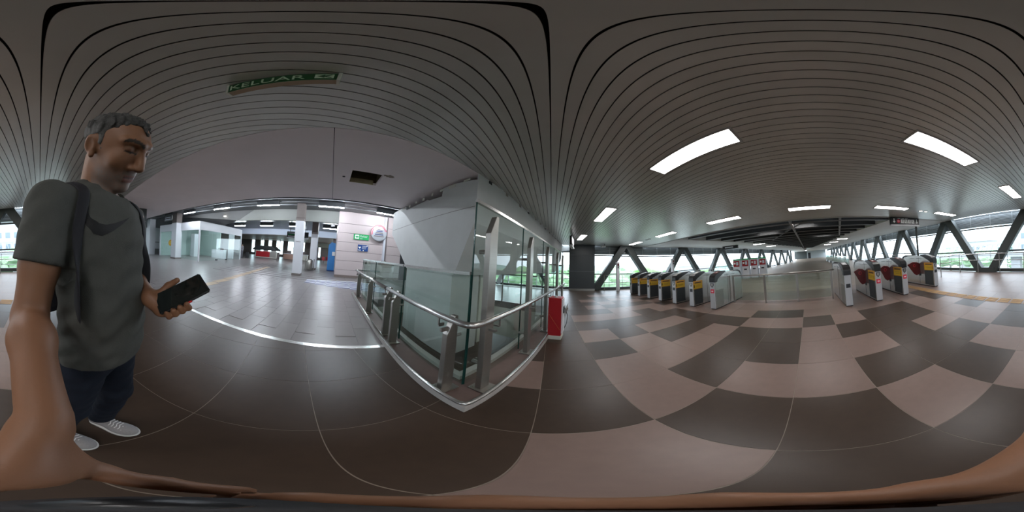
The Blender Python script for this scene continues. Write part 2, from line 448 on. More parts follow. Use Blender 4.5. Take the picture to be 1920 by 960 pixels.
bbuild(bb(-0.108,-0.10,NE0,NE1,CZ,CZ+0.02), 'open_joint', M_blackm, ps)
hb = MB()
hb.box(HE0-.02,HE1+.02,HN0-.02,HN1+.02,CZ+.36,CZ+.38); hb.box(HE0-.02,HE0,HN0,HN1,CZ+.05,CZ+.37); hb.box(HE1,HE1+.02,HN0,HN1,CZ+.05,CZ+.37)
hb.box(HE0,HE1,HN0-.02,HN0,CZ+.05,CZ+.37); hb.box(HE0,HE1,HN1,HN1+.02,CZ+.05,CZ+.37)
bbuild(hb, 'hole_box', M_hole, ps)
bbuild(bb(HE0,HE1-.06,HN1-.012,HN1,CZ-.004,CZ+.1), 'torn_batten', mat('raw_timber',(0.45,0.40,0.24),.9,var=.3,vscale=14), ps)
bbuild(MB().lathe([(.028,CZ-.009),(.028,CZ-.002)],14,(0.092,2.96,0)), 'small_hole', M_blackm, ps)
bl = [(0.02*math.cos(a)*random.uniform(3,6.5)+0.86, 0.02*math.sin(a)*random.uniform(1.6,3.4)+2.66) for a in [i*math.pi/9 for i in range(18)]]
bbuild(MB().prism(bl, CZ-0.0075, CZ-0.006), 'water_stain', M_stain, ps)

# ------------------------------------------------------------------ roof over the rising walkway
roof = thing('ceiling_walkway', 'open beamed roof with pale side soffits over the rising walkway', 'ceiling', kind='structure')
def zc(x): return CZ + zr(x) + (0.0)
def rl(x): return max(5.96-.24*(x-6.5), 0.9)
def rr(x): return min(-3.8+.1*(x-6.5), 0.1)
xs2 = [6.07, 7]+[7+3*k for k in range(1, 22)]
sL, sR, tp2 = MB(), MB(), MB()
for a, b in zip(xs2[:-1], xs2[1:]):
    def slab(m, ya0, ya1, yb0, yb1, h, th=.06):
        m.add([(a,ya0,zc(a)+h),(b,yb0,zc(b)+h),(b,yb1,zc(b)+h),(a,ya1,zc(a)+h),(a,ya0,zc(a)+h+th),(b,yb0,zc(b)+h+th),(b,yb1,zc(b)+h+th),(a,ya1,zc(a)+h+th)],
              [(0,1,2,3),(7,6,5,4),(0,4,5,1),(2,6,7,3),(0,3,7,4),(1,5,6,2)])
    slab(sL, rl(a), yleft(a)+.2, rl(b), yleft(b)+.2, 0)
    slab(sR, -7.2, rr(a), -7.2, rr(b), 0)
    slab(tp2, -7.2, yleft(a)+.2, -7.2, yleft(b)+.2, .55)
    slab(sL, rl(a)-.04, rl(a), rl(b)-.04, rl(b), 0, .55)
    slab(sR, rr(a), rr(a)+.04, rr(b), rr(b)+.04, 0, .55)
sL.build('soffit_window_side', M_greyceil, roof); sR.build('soffit_tree_side', M_greyceil, roof); tp2.build('roof_deck', mat('roof_deck',(.20,.20,.195),.6), roof)
for k in range(22):
    x = 6.7+1.25*k
    if rl(x)-rr(x) < 1.0: break
    o = MB().bar((x,rl(x)-.04,zc(x)+.16),(x,rr(x)+.04,zc(x)+.16),.16,.24).build('cross_beam', M_beam, roof)
    MB().bar((x,rl(x)-.04,zc(x)+.03),(x,rr(x)+.04,zc(x)+.03),.2,.02).build('flange', mat('beam_flange_dark',(.07,.07,.07),.5), o)
MB().bar((6.2,.58,zc(6.2)+.05),(8,.58,zc(8)+.05),.09,.14).bar((8,.58,zc(8)+.05),(34,.58,zc(34)+.05),.09,.14).build('ridge_beam', M_beam_l, roof)
MB().bar((6.3,-1.4,zc(6.3)+.07),(12.5,-2.6,zc(12.5)+.07),.1,.12).build('diagonal_brace', M_beam_l, roof)
MB().bar((6.3,-.1,zc(6.3)+.07),(12.5,2.6,zc(12.5)+.07),.08,.08).build('diagonal_brace', M_beam, roof)
for k, (x, y) in enumerate(((7.6,0.1),(8.8,2.2),(10.8,3.3),(12.5,-1.4),(16,-3.6),(20,-3.4),(25,-3.2),(14,4.2),(18,4.0))):
    t = thing('roof_light', ['slim lit strip between the first roof beams','slim lit strip beside the second roof beam','short lit strip deeper among the roof beams','round lit lamp beyond the ridge beam','lit strip on the soffit over the far windows, first of three','lit strip on the soffit over the far windows, second of three','lit strip on the soffit over the far windows, third of three','short far lit strip on the soffit, the nearer one','short far lit strip on the soffit, the farther one'][k], 'light', (x, y, zc(x)+(.24 if k < 4 else 0)), 0, 'strip lights of the rising walkway')
    MB().box(-.1,.1,-.55,.55,-.02,0).build('frame', M_lampframe, t); MB().box(-.08,.08,-.52,.52,-.026,-.02).build('diffuser', M_panel, t)

# ------------------------------------------------------------------ truss window walls
def truss_wall(name, label, P, x0, xend, tops, half, sgn):
    """P(x) -> wall y; tops: x of upper vertices"""
    w = thing(name, label, 'wall', kind='structure')
    for xt in tops:
        for s in (-1, 1):
            xb = xt + s*(half-.32)
            if xb < x0-.2: continue
            a = (xt+s*.18, P(xt), CZ+zr(xt)-.05); b = (xb, P(xb), zr(xb)+.05)
            MB().bar(a, b, .40, .32, up=(0,1,0)).build('strut', M_truss, w, bevel=.012)
        MB().box(xt-.4, xt+.4, P(xt)-.16, P(xt)+.16, CZ+zr(xt)-.16, CZ+zr(xt)+.05).build('node_plate', M_truss, w)
        xb = xt+half
        MB().box(xb-.5, xb+.5, P(xb)-.18, P(xb)+.18, zr(xb), zr(xb)+.24).build('foot_plate', M_truss, w)
    segs = [x0, 7.0]+[7+11*k for k in range(1, int((xend-7)/11)+1)]
    def run(nm, z, off, ww, hh, m):
        b = MB()
        for p, q in zip(segs[:-1], segs[1:]): b.bar((p,P(p)+off,z+zr(p)),(q,P(q)+off,z+zr(q)),ww,hh)
        return b.build(nm, m, w)
    for k in range(7): run('louvre_slat', 2.40+.065*k, sgn*.30, .03, .028, M_louvre)
    b = MB()
    for p, q in zip(segs[:-1], segs[1:]):
        b.add([(p,P(p)+sgn*.42,2.35+zr(p)),(q,P(q)+sgn*.42,2.35+zr(q)),(q,P(q)+sgn*.42,2.95+zr(q)),(p,P(p)+sgn*.42,2.95+zr(p))],[(0,1,2,3)])
    b.build('louvre_back', mat('louvre_back',(.085,.09,.093),.6), w)
    run('window_head', 2.21, sgn*.25, .1, .07, M_truss)
    run('ledge', 2.315, sgn*.32, .28, .03, M_louvre)
    run('sill_bar', 1.01, sgn*.2, .08, .07, M_truss)
    run('kerb', .09, sgn*.1, .14, .16, M_truss)
    n = 0
    xx = x0+.3
    while xx < min(xend, 30):
        MB().bar((xx,P(xx)+sgn*.27,2.33+zr(xx)),(xx,P(xx)+sgn*.27,2.86+zr(xx)),.03,.03).build('louvre_post', M_louvre, w); xx += 1.15
    for hgt in (.3,.55,.8): run('guard_rail', hgt, sgn*.28, .025, .025, M_white)
    xx = x0+.5
    while xx < min(xend, 25):
        MB().bar((xx,P(xx)+sgn*.28,.1+zr(xx)),(xx,P(xx)+sgn*.28,1.0+zr(xx)),.025,.025).build('guard_post', M_white, w); xx += .9
    return w
truss_wall('wall_right', 'row of dark steel truss diagonals with open windows, tree side', lambda x: -7.15, -1.4, 62, [1.43+4.6*k-4.6*0 for k in range(0, 11)], 2.3, -1)
truss_wall('wall_left', 'row of dark steel truss diagonals with open windows behind the seven gates', lambda x: yleft(x)+.05, 2.3, 46, [4.7+4.6*k for k in range(0, 9)], 2.3, 1)
# far end of the walkway
en = thing('wall_far', 'small dark end wall far along the walkway', 'wall', kind='structure')
MB().box(62,62.3,-7,0.2,zr(62),zr(62)+3).build('panel', M_louvre, en); MB().box(61.9,62,-1.2,-.2,zr(62),zr(62)+2.2).build('opening', M_blackm, en)
MB().box(62,62.3,.2,5,zr(62),zr(62)+3).build('panel', M_truss, en)

# ------------------------------------------------------------------ dark panelled blocks
def dark_block(name, label, E0, E1, N0, N1, ht=CZ, seams=(1.2, 2.2), door=False):
    t = thing(name, label, 'wall', BL((E0+E1)/2, (N0+N1)/2), RB, kind='structure')
    a, b = (E1-E0)/2, (N1-N0)/2
    z = 0.12
    for zz in list(seams)+[ht]:
        nseg = max(1, round(2*b/1.5))
        for q in range(nseg):
            MB().box(-a, a, -b+2*b*q/nseg+.004, -b+2*b*(q+1)/nseg-.004, z+.004, zz-.004).build('panel', M_dark, t)
        z = zz
    MB().box(-a+.02, a-.02, -b+.02, b-.02, 0, ht-.01).build('core', M_louvre, t)
    MB().box(-a-.006, a+.006, -b-.006, b+.006, 0, .12).build('skirting', M_steel_b, t)
    return t, a, b
dark_block('wall_dark_gate_side', 'dark panelled block beside the far truss window, metal skirting', 10.0, 12.0, -0.46, 1.12)
t, a, b = dark_block('wall_dark_door_side', 'dark panelled block with a door behind the man', -9.4, -6.72, -0.4, 3.1, seams=(1.15, 2.25))
dr = MB().box(a-.01, a+.02, b-1.45, b-.35, .02, 2.1).build('door_leaf', mat('door_dark', (.028,.033,.036), .4), t)
MB().lathe([(.05,0),(.05,.012),(.03,.02)],14,(a+.02,b-1.3,2.15),'x').build('round_lamp', M_silver, t)
MB().box(a+.02,a+.024,b-1.1,b-.8,1.5,1.56).build('door_plate', M_silver, dr)
MB().bar((a+.05,b-.45,.95),(a+.05,b-.45,1.15),.02,.02).build('door_handle', M_silver, dr)
# end window wall of the concourse behind the glass enclosure
ew = thing('wall_end', 'window wall with white struts seen through the tall glass', 'wall', BL(10.4,0), RB, kind='structure')
for (na,za,nb,zb) in ((3.9,2.8,2.7,.1),(4.8,2.8,6.2,.1),(8.9,2.8,7.6,.1)):
    MB().bar((0,na,za),(0,nb,zb),.36,.3,up=(1,0,0)).build('strut', M_white if na > 4.5 else M_truss, ew, bevel=.012)
for z, h, m in ((2.5,.08,M_white),(2.42,.07,M_truss),(1.02,.06,M_truss),(.1,.16,M_truss)):
    MB().box(-.05,.05,1.1,9.6,z-h/2,z+h/2).build('rail', m, ew)
MB().box(.02,.08,1.1,9.6,2.52,2.95).build('head_panel', M_greyceil, ew)
for n in (1.6,3.3,5.4,7.1,8.8): MB().box(-.03,.03,n-.03,n+.03,.1,2.5).build('mullion', M_white, ew)
for z in (.4,.7): MB().box(-.02,.02,1.1,9.6,z-.015,z+.015).build('guard_rail', M_white, ew)

# ------------------------------------------------------------------ glass stair enclosure
CE, CN = 0.79, 0.63      # outer curb corner
cb = thing('stair_curb', 'low painted kerb with brown ledge round the stair opening', 'kerb', BL(CE, CN), RB, kind='structure')
L1, L2 = 4.8, 4.75       # along N, along E
cu = MB()
cu.prism([(0,0),(L2,0),(L2,.03),(.03,.03),(.03,L1),(0,L1)], 0, .075)
cu.build('edge_board', M_curb, cb, bevel=.003)
MB().prism([(.03,.03),(L2,.03),(L2,.33),(.29,.33),(.29,L1),(.03,L1)], 0, .05).build('ledge', M_ledge, cb)
MB().prism([(.29,.33),(L2,.33),(L2,.40),(.36,.40),(.36,L1),(.29,L1)], -.5, .10).build('glass_shoe', M_curb, cb)
for pts in ([(.012,L1,.09),(.012,1.45,.09)], [(.012,1.42,.09),(.012,.06,.09),(.03,.02,.09),(.06,.012,.09),(L2,.012,.09)]):
    MB().tube(pts, .018, 10).build('foot_rail', M_steel, cb, smooth=True)
hr = thing('handrail', 'polished tubular handrail bending round the glass enclosure corner', 'handrail', BL(CE, CN), RB)
for pts in ([(.075,4.75,.835),(.075,1.72,.835)], [(.075,1.69,.835),(.075,.16,.835),(.085,.115,.835),(.115,.085,.835),(.16,.075,.835),(4.25,.075,.835)]):
    MB().tube(pts, .026, 14).build('rail_tube', M_steel, hr, smooth=True)
MB().tube([(.075,4.75,.835),(.2,4.78,.835),(.9,4.78,.835)], .022, 10).build('rail_return', M_steel, hr, smooth=True)
MB().tube([(.075,1.69,.835),(.075,1.72,.835)], .03, 12).build('rail_sleeve', M_blackm, hr)
for n in (.42, 1.75, 3.1, 4.5):
    MB().bar((.075,n,.81),(.075,n,.74),.012,.012).bar((.075,n,.74),(.13,n,.74),.012,.03).build('bracket', M_steel_b, hr)
for e in (.45, 1.4, 2.4, 3.4, 4.15):
    MB().bar((e,.075,.81),(e,.075,.74),.012,.012).bar((e,.075,.74),(e,.13,.74),.03,.012).build('bracket', M_steel_b, hr)
def post(E, N, h, axis, label, grp, arm=None):
    t = thing('balustrade_post', label, 'post', BL(E, N, 0.05), RB, grp)
    w, dpt = .032, .042
    if axis == 'N':
        prof = [(-dpt,0),(dpt,0),(dpt,h),(dpt-.05,h),(-dpt,h-.13)]
        MB().prism([(a, b) for a, b in prof], -w, w, 'x').build('fin', M_steel_b, t, bevel=.003)
    else:
        # flat face looks along N, bevelled crown
        prof = [(-.055,0),(.055,0),(.055,h),(.02,h),(-.055,h-.16)]
        MB().prism(prof, -.028, .028, 'y').build('fin', M_steel_b, t, bevel=.003)
    MB().box(-.085,.085,-.075,.075,0,.012).build('base_plate', M_steel_b, t)
    for s in (-1, 1):
        MB().lathe([(.012,.012),(.012,.022)],10,(.065*s,.05,0)).build('bolt', M_steel, t)
    for z in (arm or ()):
        if axis == 'N': MB().tube([(0,0,z),(.12,0,z)],.014,8).build('glass_clamp', M_steel_b, t)
        else: MB().tube([(0,0,z),(0,.118,z)],.018,8).build('glass_clamp', M_steel_b, t)
    return t
for (n, l) in ((.95,'short steel balustrade post nearest the enclosure corner'),(2.04,'short steel post just before the handrail sleeve'),(2.33,'short steel post just past the handrail sleeve'),
               (3.45,'short steel post second from the far end of the low glass'),(4.86,'short steel post at the far end of the low glass')):
    p = post(.905, n, .80, 'E', l, 'short posts of the low glass side', None)
    MB().bar((-.02,-.0,.69),(-.1,0,.69),.02,.03).build('rail_arm', M_steel_b, p)
    MB().tube([(.0,0,.6),(.122,0,.6)],.014,8).build('glass_clamp', M_steel_b, p)
ords = ['first','second','third','fourth','fifth']
for k, e in enumerate((1.12, 2.06, 3.02, 4.08, 4.92)):
    p = post(e, .755, 1.66, 'E', 'tall steel post behind the handrail, %s from the glass corner' % ords[k], 'tall posts of the high glass side', (1.35, .3))
    MB().bar((0,-.02,.69),(0,-.09,.69),.03,.02).build('rail_arm', M_steel_b, p)
def pane(name, label, x0,x1,y0,y1,z0,z1, edge_axis, m, grp, shift=0.0):
    t = thing(name, label, 'glass panel', BL(0,0), RB, grp)
    if edge_axis == 'E':     # pane lies along E at constant N
        MB().quad((x0,y0,z0),(x1,y0,z0),(x1,y0,z1),(x0,y0,z1)).build('pane', m, t)
        ed = MB().box(x0-.004,x0+.004,y0-.006,y0+.006,z0,z1).box(x1-.004,x1+.004,y0-.006,y0+.006,z0,z1)
    else:
        MB().quad((x0,y0,z0),(x0,y1,z0),(x0,y1,z1),(x0,y0,z1)).build('pane', m, t)
        ed = MB().box(x0-.006,x0+.006,y0-.004,y0+.004,z0,z1).box(x0-.006,x0+.006,y1-.004,y1+.004,z0,z1)
    build_each(ed, 'edge', M_gedge, t)
    return t
GE = 1.035; GN = 0.88
glab = ['tall glass sheet at the enclosure corner beside the handrail bend','second tall glass sheet from the enclosure corner','third tall glass sheet from the enclosure corner','last tall glass sheet, beside the dark block']
for k, (a, b) in enumerate(((1.045,2.08),(2.09,3.15),(3.16,4.22),(4.23,5.3))):
    t = pane('glass_sheet', glab[k], a, b, GN, GN, .06, 1.84, 'E', M_glass_t, 'tall glass sheets')
    MB().box(a,b,GN-.016,GN+.016,1.835,1.865).build('cap_rail', M_steel, t)
glab = ['low glass sheet running off from the enclosure corner','low glass sheet in front of the blue striped floor','far low glass sheet at the handrail end']
for k, (a, b) in enumerate(((.885,2.10),(2.12,3.6),(3.62,5.1))):
    t = pane('low_glass_sheet', glab[k], GE, GE, a, b, .06, 1.20, 'N', M_glass, 'low glass sheets')
    MB().box(GE-.02,GE+.02,a,b,1.195,1.225).build('cap_rail', M_steel, t)
# far balustrade of the stair opening
for k, (e0, e1, n) in enumerate(((1.06,3.2,5.0),(3.22,5.3,5.0))):
    t = pane('far_glass_sheet', ('glass sheet on the far side of the stair opening, near the pink wall','glass sheet on the far side of the stair opening, near the end windows')[k], e0, e1, n, n, .02, 1.1, 'E', M_glass, 'far glass sheets')
    MB().box(e0,e1,n-.02,n+.02,1.09,1.12).build('cap_rail', M_steel_b, t)
t = pane('end_glass_sheet', 'glass guard at the stair opening end facing the windows', 5.33, 5.33, 1.4, 4.6, .02, 1.0, 'N', M_glass_t, None)
MB().tube([(5.33,1.4,1.02),(5.33,4.6,1.02)],.022,10).build('cap_rail', M_blackm, t)
for n in (1.4, 3.0, 4.6): MB().box(5.31,5.35,n-.02,n+.02,0,1.0).build('stanchion', M_steel_b, t)
# stair shaft below the opening and the sloping white concrete housing of the upper flight
sw = thing('wall_stairwell', 'dim stairwell below the glass enclosure', 'wall', BL(0,0), RB, kind='structure')
for (a,b,c,d) in ((VE0-.05,VE0,VN0,VN1),(VE1,VE1+.05,VN0,VN1),(VE0,VE1,VN0-.05,VN0),(VE0,VE1,VN1,VN1+.05)):
    MB().box(a,b,c,d,-3.2,-.02).build('shaft_side', M_cream, sw)
MB().box(VE0,VE1,VN0,VN1,-3.3,-3.2).build('shaft_floor', M_tile_d, sw)
for k in range(13):
    MB().box(3.48+.14*k, 3.62+.14*k, VN0, VN1, -3.2, -.55-.2*k).build('step', M_tile_d, sw)
hs = thing('stair_housing', 'white painted concrete stair housing with sloping sides under the ceiling', 'concrete structure', BL(1.87,0), RB, kind='structure')
sec = [(1.60,2.72),(1.60,1.95),(1.98,1.10),(3.72,1.10),(4.95,2.10),(4.95,2.83),(4.05,2.83),(4.0,2.70),(3.05,2.69),(3.0,2.71),(2.9,2.66),(2.47,2.63),(2.44,2.81),(2.1,2.80)]
MB().prism(sec, 0, 8.0, 'x').build('housing', M_concrete_w, hs)
MB().box(-.004,0,1.605,4.9,2.22,2.225).build('formwork_line', M_joint, hs)
MB().box(0.01,.75,2.03,2.86,-.48,1.12).build('pier', M_concrete_w, hs); MB().box(0.015,.75,2.866,3.72,-.48,1.12).build('pier', M_concrete_w, hs)
MB().box(-.78,1.6,.96,4.79,-.56,-.48).build('landing', M_tile_d, hs)
MB().box(.0,8.0,1.585,1.60,2.30,2.835).build('fascia', M_concrete_w, hs)
MB().box(.9,1.3,2.1,2.6,-2.9,1.12).build('cream_pier', M_cream, hs)
for q in range(12):
    e = .25+q*.62+random.uniform(-.1,.1)
    MB().box(e, e+random.uniform(.05,.16), 1.583, 1.59, 2.80+random.uniform(-.03,.0), 2.838).build('broken_edge', M_stain if q % 3 else M_blackm, hs)
for k in range(9):
    n = 1.75+k*.34
    MB().box(-.003,.0,n,n+random.uniform(.06,.2),2.76+random.uniform(-.04,0),2.80).build('chipped_edge', M_cream, hs)
# red collection box by the handrail
rb_ = thing('red_cabinet', 'upright red metal cabinet standing against the glass enclosure', 'cabinet', BL(2.86, .535, 0), RB)
MB().box(-.12,.12,-.11,.11,.075,.78).build('body', M_red, rb_, bevel=.004)
MB().box(-.125,.125,-.115,.115,0,.075).build('plinth', M_capw, rb_, bevel=.004)
MB().box(-.1,.1,-.135,-.11,.12,.76).build('side_door', M_white, rb_, bevel=.003)
MB().box(-.05,.05,-.15,-.135,.5,.62).build('latch', M_black, rb_)
MB().tube([(0,-.15,.6),(.02,-.2,.45),(.01,-.19,.3),(0,-.15,.2)],.006,6).build('cable', M_blackm, rb_)
MB().lathe([(.03,.78),(.03,.795),(.015,.8),(.015,.815)],12,(-.03,0,0)).build('top_knob', M_silver, rb_)
MB().bar((-.1205,-.09,.2),(-.1205,.09,.48),.002,.008,up=(1,0,0)).build('gold_line', mat('gold_line',(.5,.2,.05),.5), rb_)

# ------------------------------------------------------------------ fare gates
GX = 3.97
def gate(Y, label, side, notice, sign, flap):
    """side: +1 notices on +Y side, -1 on -Y side"""
    t = thing('fare_gate', label, 'gate', (GX, Y, 0), 0, 'fare gates')
    w = .095; L = 1.9
    prof = [(0.0,.03),(L,.03),(L,.80),(L-.06,.96),(L-.22,1.07),(L-.5,1.10),(.52,1.10),(.45,1.06),(.02,.86),(0.0,.84)]
    MB().prism([(a,b) for a, b in prof], -w, w, 'y').build('body', M_steel, t, bevel=.006)
    MB().box(.02,L-.02,-w+.012,w-.012,0,.03).build('plinth', M_blackm, t)
    hood = [(-.012,.82),(.12,.82),(.17,.90),(.50,1.05),(.66,1.10),(.64,1.14),(.42,1.135),(.14,1.075),(.03,1.02),(-.012,.95)]
    MB().prism(hood, -w-.004, w+.004, 'y').build('hood', M_black, t, bevel=.008)
    MB().prism([(L-.52,1.10),(L-.2,1.075),(L-.05,.97),(L+.01,.84),(L+.012,.95),(L-.1,1.09),(L-.25,1.125),(L-.5,1.13)], -w-.004, w+.004, 'y').build('rear_hood', M_black, t, bevel=.006)
    rd = MB().add([(.15,-.06,1.0795),(.15,.06,1.0795),(.40,.06,1.1325),(.40,-.06,1.1325)], [(0,1,2,3)]).build('card_reader', M_maroon if sign == 'red' else M_silver, t)
    MB().add([(.24,-.035,1.1005),(.24,.035,1.1005),(.34,.035,1.1217),(.34,-.035,1.1217)], [(0,1,2,3)]).build('reader_label', M_wlet, rd)
    MB().box(-.012,0,-w+.008,w-.008,.03,.82).build('front_panel', mat('gate_front',(.46,.46,.47),.4,metal=.3), t, bevel=.003)
    if flap != 'none':
        sh = [(-.055,.80),(.055,.80),(.055,.73),(.0,.665),(-.055,.73)]
        MB().prism([(a,b) for a,b in sh], -.018, -.012, 'x').build('shield_emblem', M_black, t)
        MB().prism([(-.035,.785),(.035,.785),(.035,.735),(.0,.695),(-.035,.735)], -.02, -.018, 'x').build('shield_mark', M_steel_b, t)
    if sign == 'red':
        s = MB().box(-.017,-.012,-.06,.06,.50,.62).build('status_sign', M_redsign, t)
        MB().lathe([(.042,-.020),(.042,-.0172)],20,(0,0,.56),'x').build('status_ring', mat('sign_pink',(.75,.12,.16),.5), s)
        MB().box(-.022,-.020,-.028,.028,.55,.57).build('status_bar', M_wlet, s)
    elif sign == 'black':
        MB().box(-.017,-.012,-.055,.055,.50,.60).build('status_sign', M_black, t)
    ys = w*side
    y0, y1 = (ys, ys+.003) if side > 0 else (ys-.003, ys)
    MB().box(.75,.757,min(y0,y1),max(y0,y1),.05,1.05).build('panel_seam', M_blackm, t)
    MB().box(.55,.9,min(y0,y1),max(y0,y1),1.0,1.012).build('vent_slot', M_blackm, t)
    MB().box(1.0,1.3,min(y0,y1),max(y0,y1),1.0,1.012).build('vent_slot', M_blackm, t)
    MB().box(.03,.46,min(y0,y1),max(y0,y1),.06,.58).build('shade_or_steel_panel', M_dark if notice else M_steel_b, t)  # under a notice the dark colour paints its shadow; otherwise plain brushed steel
    if notice:
        o = MB().box(-.02,.45,min(ys,ys+.012*side),max(ys,ys+.012*side),.58,.85).build('notice', M_yellow2, t)
        q0 = ys+.012*side; q1 = ys+.015*side
        def nb(n,a,b,c,d,m): MB().box(a,b,min(q0,q1),max(q0,q1),c,d).build(n, m, o)
        nb('notice_field', .0,.43,.60,.75,M_yellow)
        nb('notice_header', .05,.38,.775,.805,M_black)
        nb('notice_icon', .015 if side > 0 else .0,.045,.63,.72,M_black)
        for q in range(3): nb('notice_line', .09,.38-.03*q,.71-.03*q,.72-.03*q,M_joint)
    if flap == 'red':
        ext = .55 if Y < -3 else .36
        fp = [(w+q*ext/.36, z) for q, z in ((-.02,.46),(-.02,.80),(.08,.875),(.2,.90),(.36,.82),(.18,.46),(.12,.40),(.05,.41))]
        o = MB().prism(fp, .70, .735, 'x').build('flap', M_maroon, t, bevel=.008)
        MB().lathe([(.05,.694),(.05,.6995)],20,(0,w+.17*ext/.36,.76),'x').build('flap_ring', M_redsign, o)
        MB().lathe([(.037,.691),(.037,.694)],20,(0,w+.17*ext/.36,.76),'x').build('flap_mark', M_maroon, o)
        MB().box(.66,.78,w,w+.006,.36,.46).build('flap_slot', M_blackm, t)
    return t
nmL = ['fare gate with a red sign beside the glass barrier, first of seven in a row','fare gate with a yellow notice, second of the row of seven','fare gate with a yellow notice, third of the row of seven',
       'fare gate with a yellow notice, fourth and middle of the row of seven','fare gate with a yellow notice, fifth of the row of seven','fare gate with a yellow notice, sixth of the row of seven','farthest fare gate of the row of seven, beside the white post']
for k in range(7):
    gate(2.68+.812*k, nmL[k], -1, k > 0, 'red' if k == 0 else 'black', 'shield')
nmR = ['plain fare gate with a black square sign at the barrier end','fare gate with maroon flap and red round sign, first of those','fare gate with maroon flap, middle of the three with flaps','wide passage fare gate with maroon flap beside the metal railing']
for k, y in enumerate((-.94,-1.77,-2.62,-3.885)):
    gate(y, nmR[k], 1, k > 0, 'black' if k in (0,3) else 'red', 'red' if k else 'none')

# glass barrier between the gate rows
br = thing('glass_barrier', 'low glass barrier with brown posts and top rail between the gates', 'barrier', (5.0, 0.85, 0))
for y in (1.65,.56,-.465,-1.52):
    MB().box(-.02,.02,y-.035,y+.035,.12,.90).build('barrier_post', M_steel_b, br, bevel=.004)
    MB().box(-.015,.015,y-.02,y+.02,0,.12).build('post_foot', M_steel_b, br)
MB().tube([(0,1.7,.93),(0,-1.62,.93)],.022,10).build('top_rail', M_steel_b, br, smooth=True)
for a, b in ((1.6,.61),(.52,-.43),(-.5,-1.48)): MB().box(-.006,.006,b,a,.09,.88).build('pane', M_glass_t, br)

# double metal railing on the tree side
rg = thing('metal_railing', 'double bar metal railing in front of the truss windows', 'railing', (0, 0, 0))
for z in (.92,.62):
    MB().tube([(-1.6,-6.78,z),(5.0,-6.78,z),(5.1,-6.7,z),(5.12,-5.35,z)],.022 if z > .8 else .016,10).build('rail', M_steel, rg, smooth=True)
for x, y in ((-1.0,-6.78),(.45,-6.78),(1.72,-6.78),(2.86,-6.78),(4.0,-6.78),(5.06,-6.74),(5.12,-5.36)):
    MB().tube([(x,y,0),(x,y,.92)],.02,10).lathe([(.045,0),(.045,.012)],12,(x,y,0)).build('railing_post', M_steel_b, rg, smooth=False)
rg2 = thing('far_railing', 'metal railing along the rising walkway on the tree side', 'railing', (0, 0, 0))
for z in (.92,.55):
    MB().tube([(7.2,-6.78,z+zr(7.2)),(30,-6.78,z+zr(30))],.02,8).build('rail', M_steel, rg2)
for k in range(12):
    x = 7.2+1.9*k; MB().tube([(x,-6.78,zr(x)),(x,-6.78,zr(x)+.92)],.018,8).build('railing_post', M_steel_b, rg2)
rg3 = thing('far_railing', 'metal railing along the rising walkway behind the seven gates', 'railing', (0, 0, 0))
for z in (.95,.5):
    b = MB(); pts = [(x, yleft(x)-.25, z+zr(x)) for x in (3.2,7,14,22,30,36)]
    b.tube(pts, .02, 8).build('rail', M_steel, rg3)
for k in range(18):
    x = 3.2+1.8*k; MB().tube([(x,yleft(x)-.25,zr(x)),(x,yleft(x)-.25,zr(x)+.95)],.018,8).build('railing_post', M_steel_b, rg3)
# far glass guard along the rising walkway
for k in range(9):
    x = 12.5+2.0*k
    t = thing('walkway_glass', 'teal tinted glass guard on the rising walkway, %s from the gates' % ['first','second','third','fourth','fifth','sixth','seventh','eighth','ninth'][k], 'glass panel', (x,-3.2-.03*k,zr(x)), 0, 'glass guards of the rising walkway')
    MB().box(.04,1.96,-.008,.008,.45,1.15).build('pane', M_glass_k, t)
    MB().tube([(0,0,0),(0,0,1.2)],.02,8).build('stanchion', M_steel_b, t); MB().tube([(.03,0,1.17),(1.95,0,1.24)],.018,8).build('top_rail', M_steel_b, t)
    MB().box(.04,1.96,-.05,.05,.05,.4).build('low_upstand', M_blackm if k % 2 else M_greyceil, t)

# white bollard with reader
for (x, y, l, h) in ((3.85,9.0,'white upright post with a black reader beside the far truss strut',1.76),(7.4,8.1,'white upright post rising behind the row of seven gates',1.95)):
    t = thing('reader_post', l, 'post', (x, y, 0))
    MB().box(-.085,.085,-.085,.085,0,h-.28).build('shaft', M_white, t, bevel=.006)
    MB().box(-.10,.10,-.09,.09,h-.28,h).build('head', M_white, t, bevel=.008)
    MB().box(-.06,.06,-.1,-.088,h-.24,h-.1).build('reader', M_maroon, t); MB().box(-.03,.03,-.12,-.088,h-.38,h-.26).build('lens', M_black, t)
# ticket machines
for k in range(4):
    x, y = 11.8+.35*k, 5.55-.62*k
    t = thing('ticket_machine', 'white ticket machine with red front and green top, %s of four' % ['first','second','third','fourth'][k], 'machine', (x, y, zr(x)), math.radians(8), 'ticket machines')
    MB().box(0,.7,-.28,.28,0,1.52).build('cabinet', M_white, t, bevel=.01)
    MB().box(-.02,0,-.25,.25,1.0,1.46).build('red_panel', M_red, t); MB().box(-.03,-.02,-.17,.0,1.12,1.38).build('screen', M_pale, t)
    MB().box(-.03,-.02,.06,.2,1.2,1.34).build('keypad', M_wlet, t); MB().box(-.02,0,-.12,.12,.7,.8).build('tray', M_black, t)
    MB().box(0,.5,-.26,.26,1.52,1.62).build('top_sign', M_green2, t)

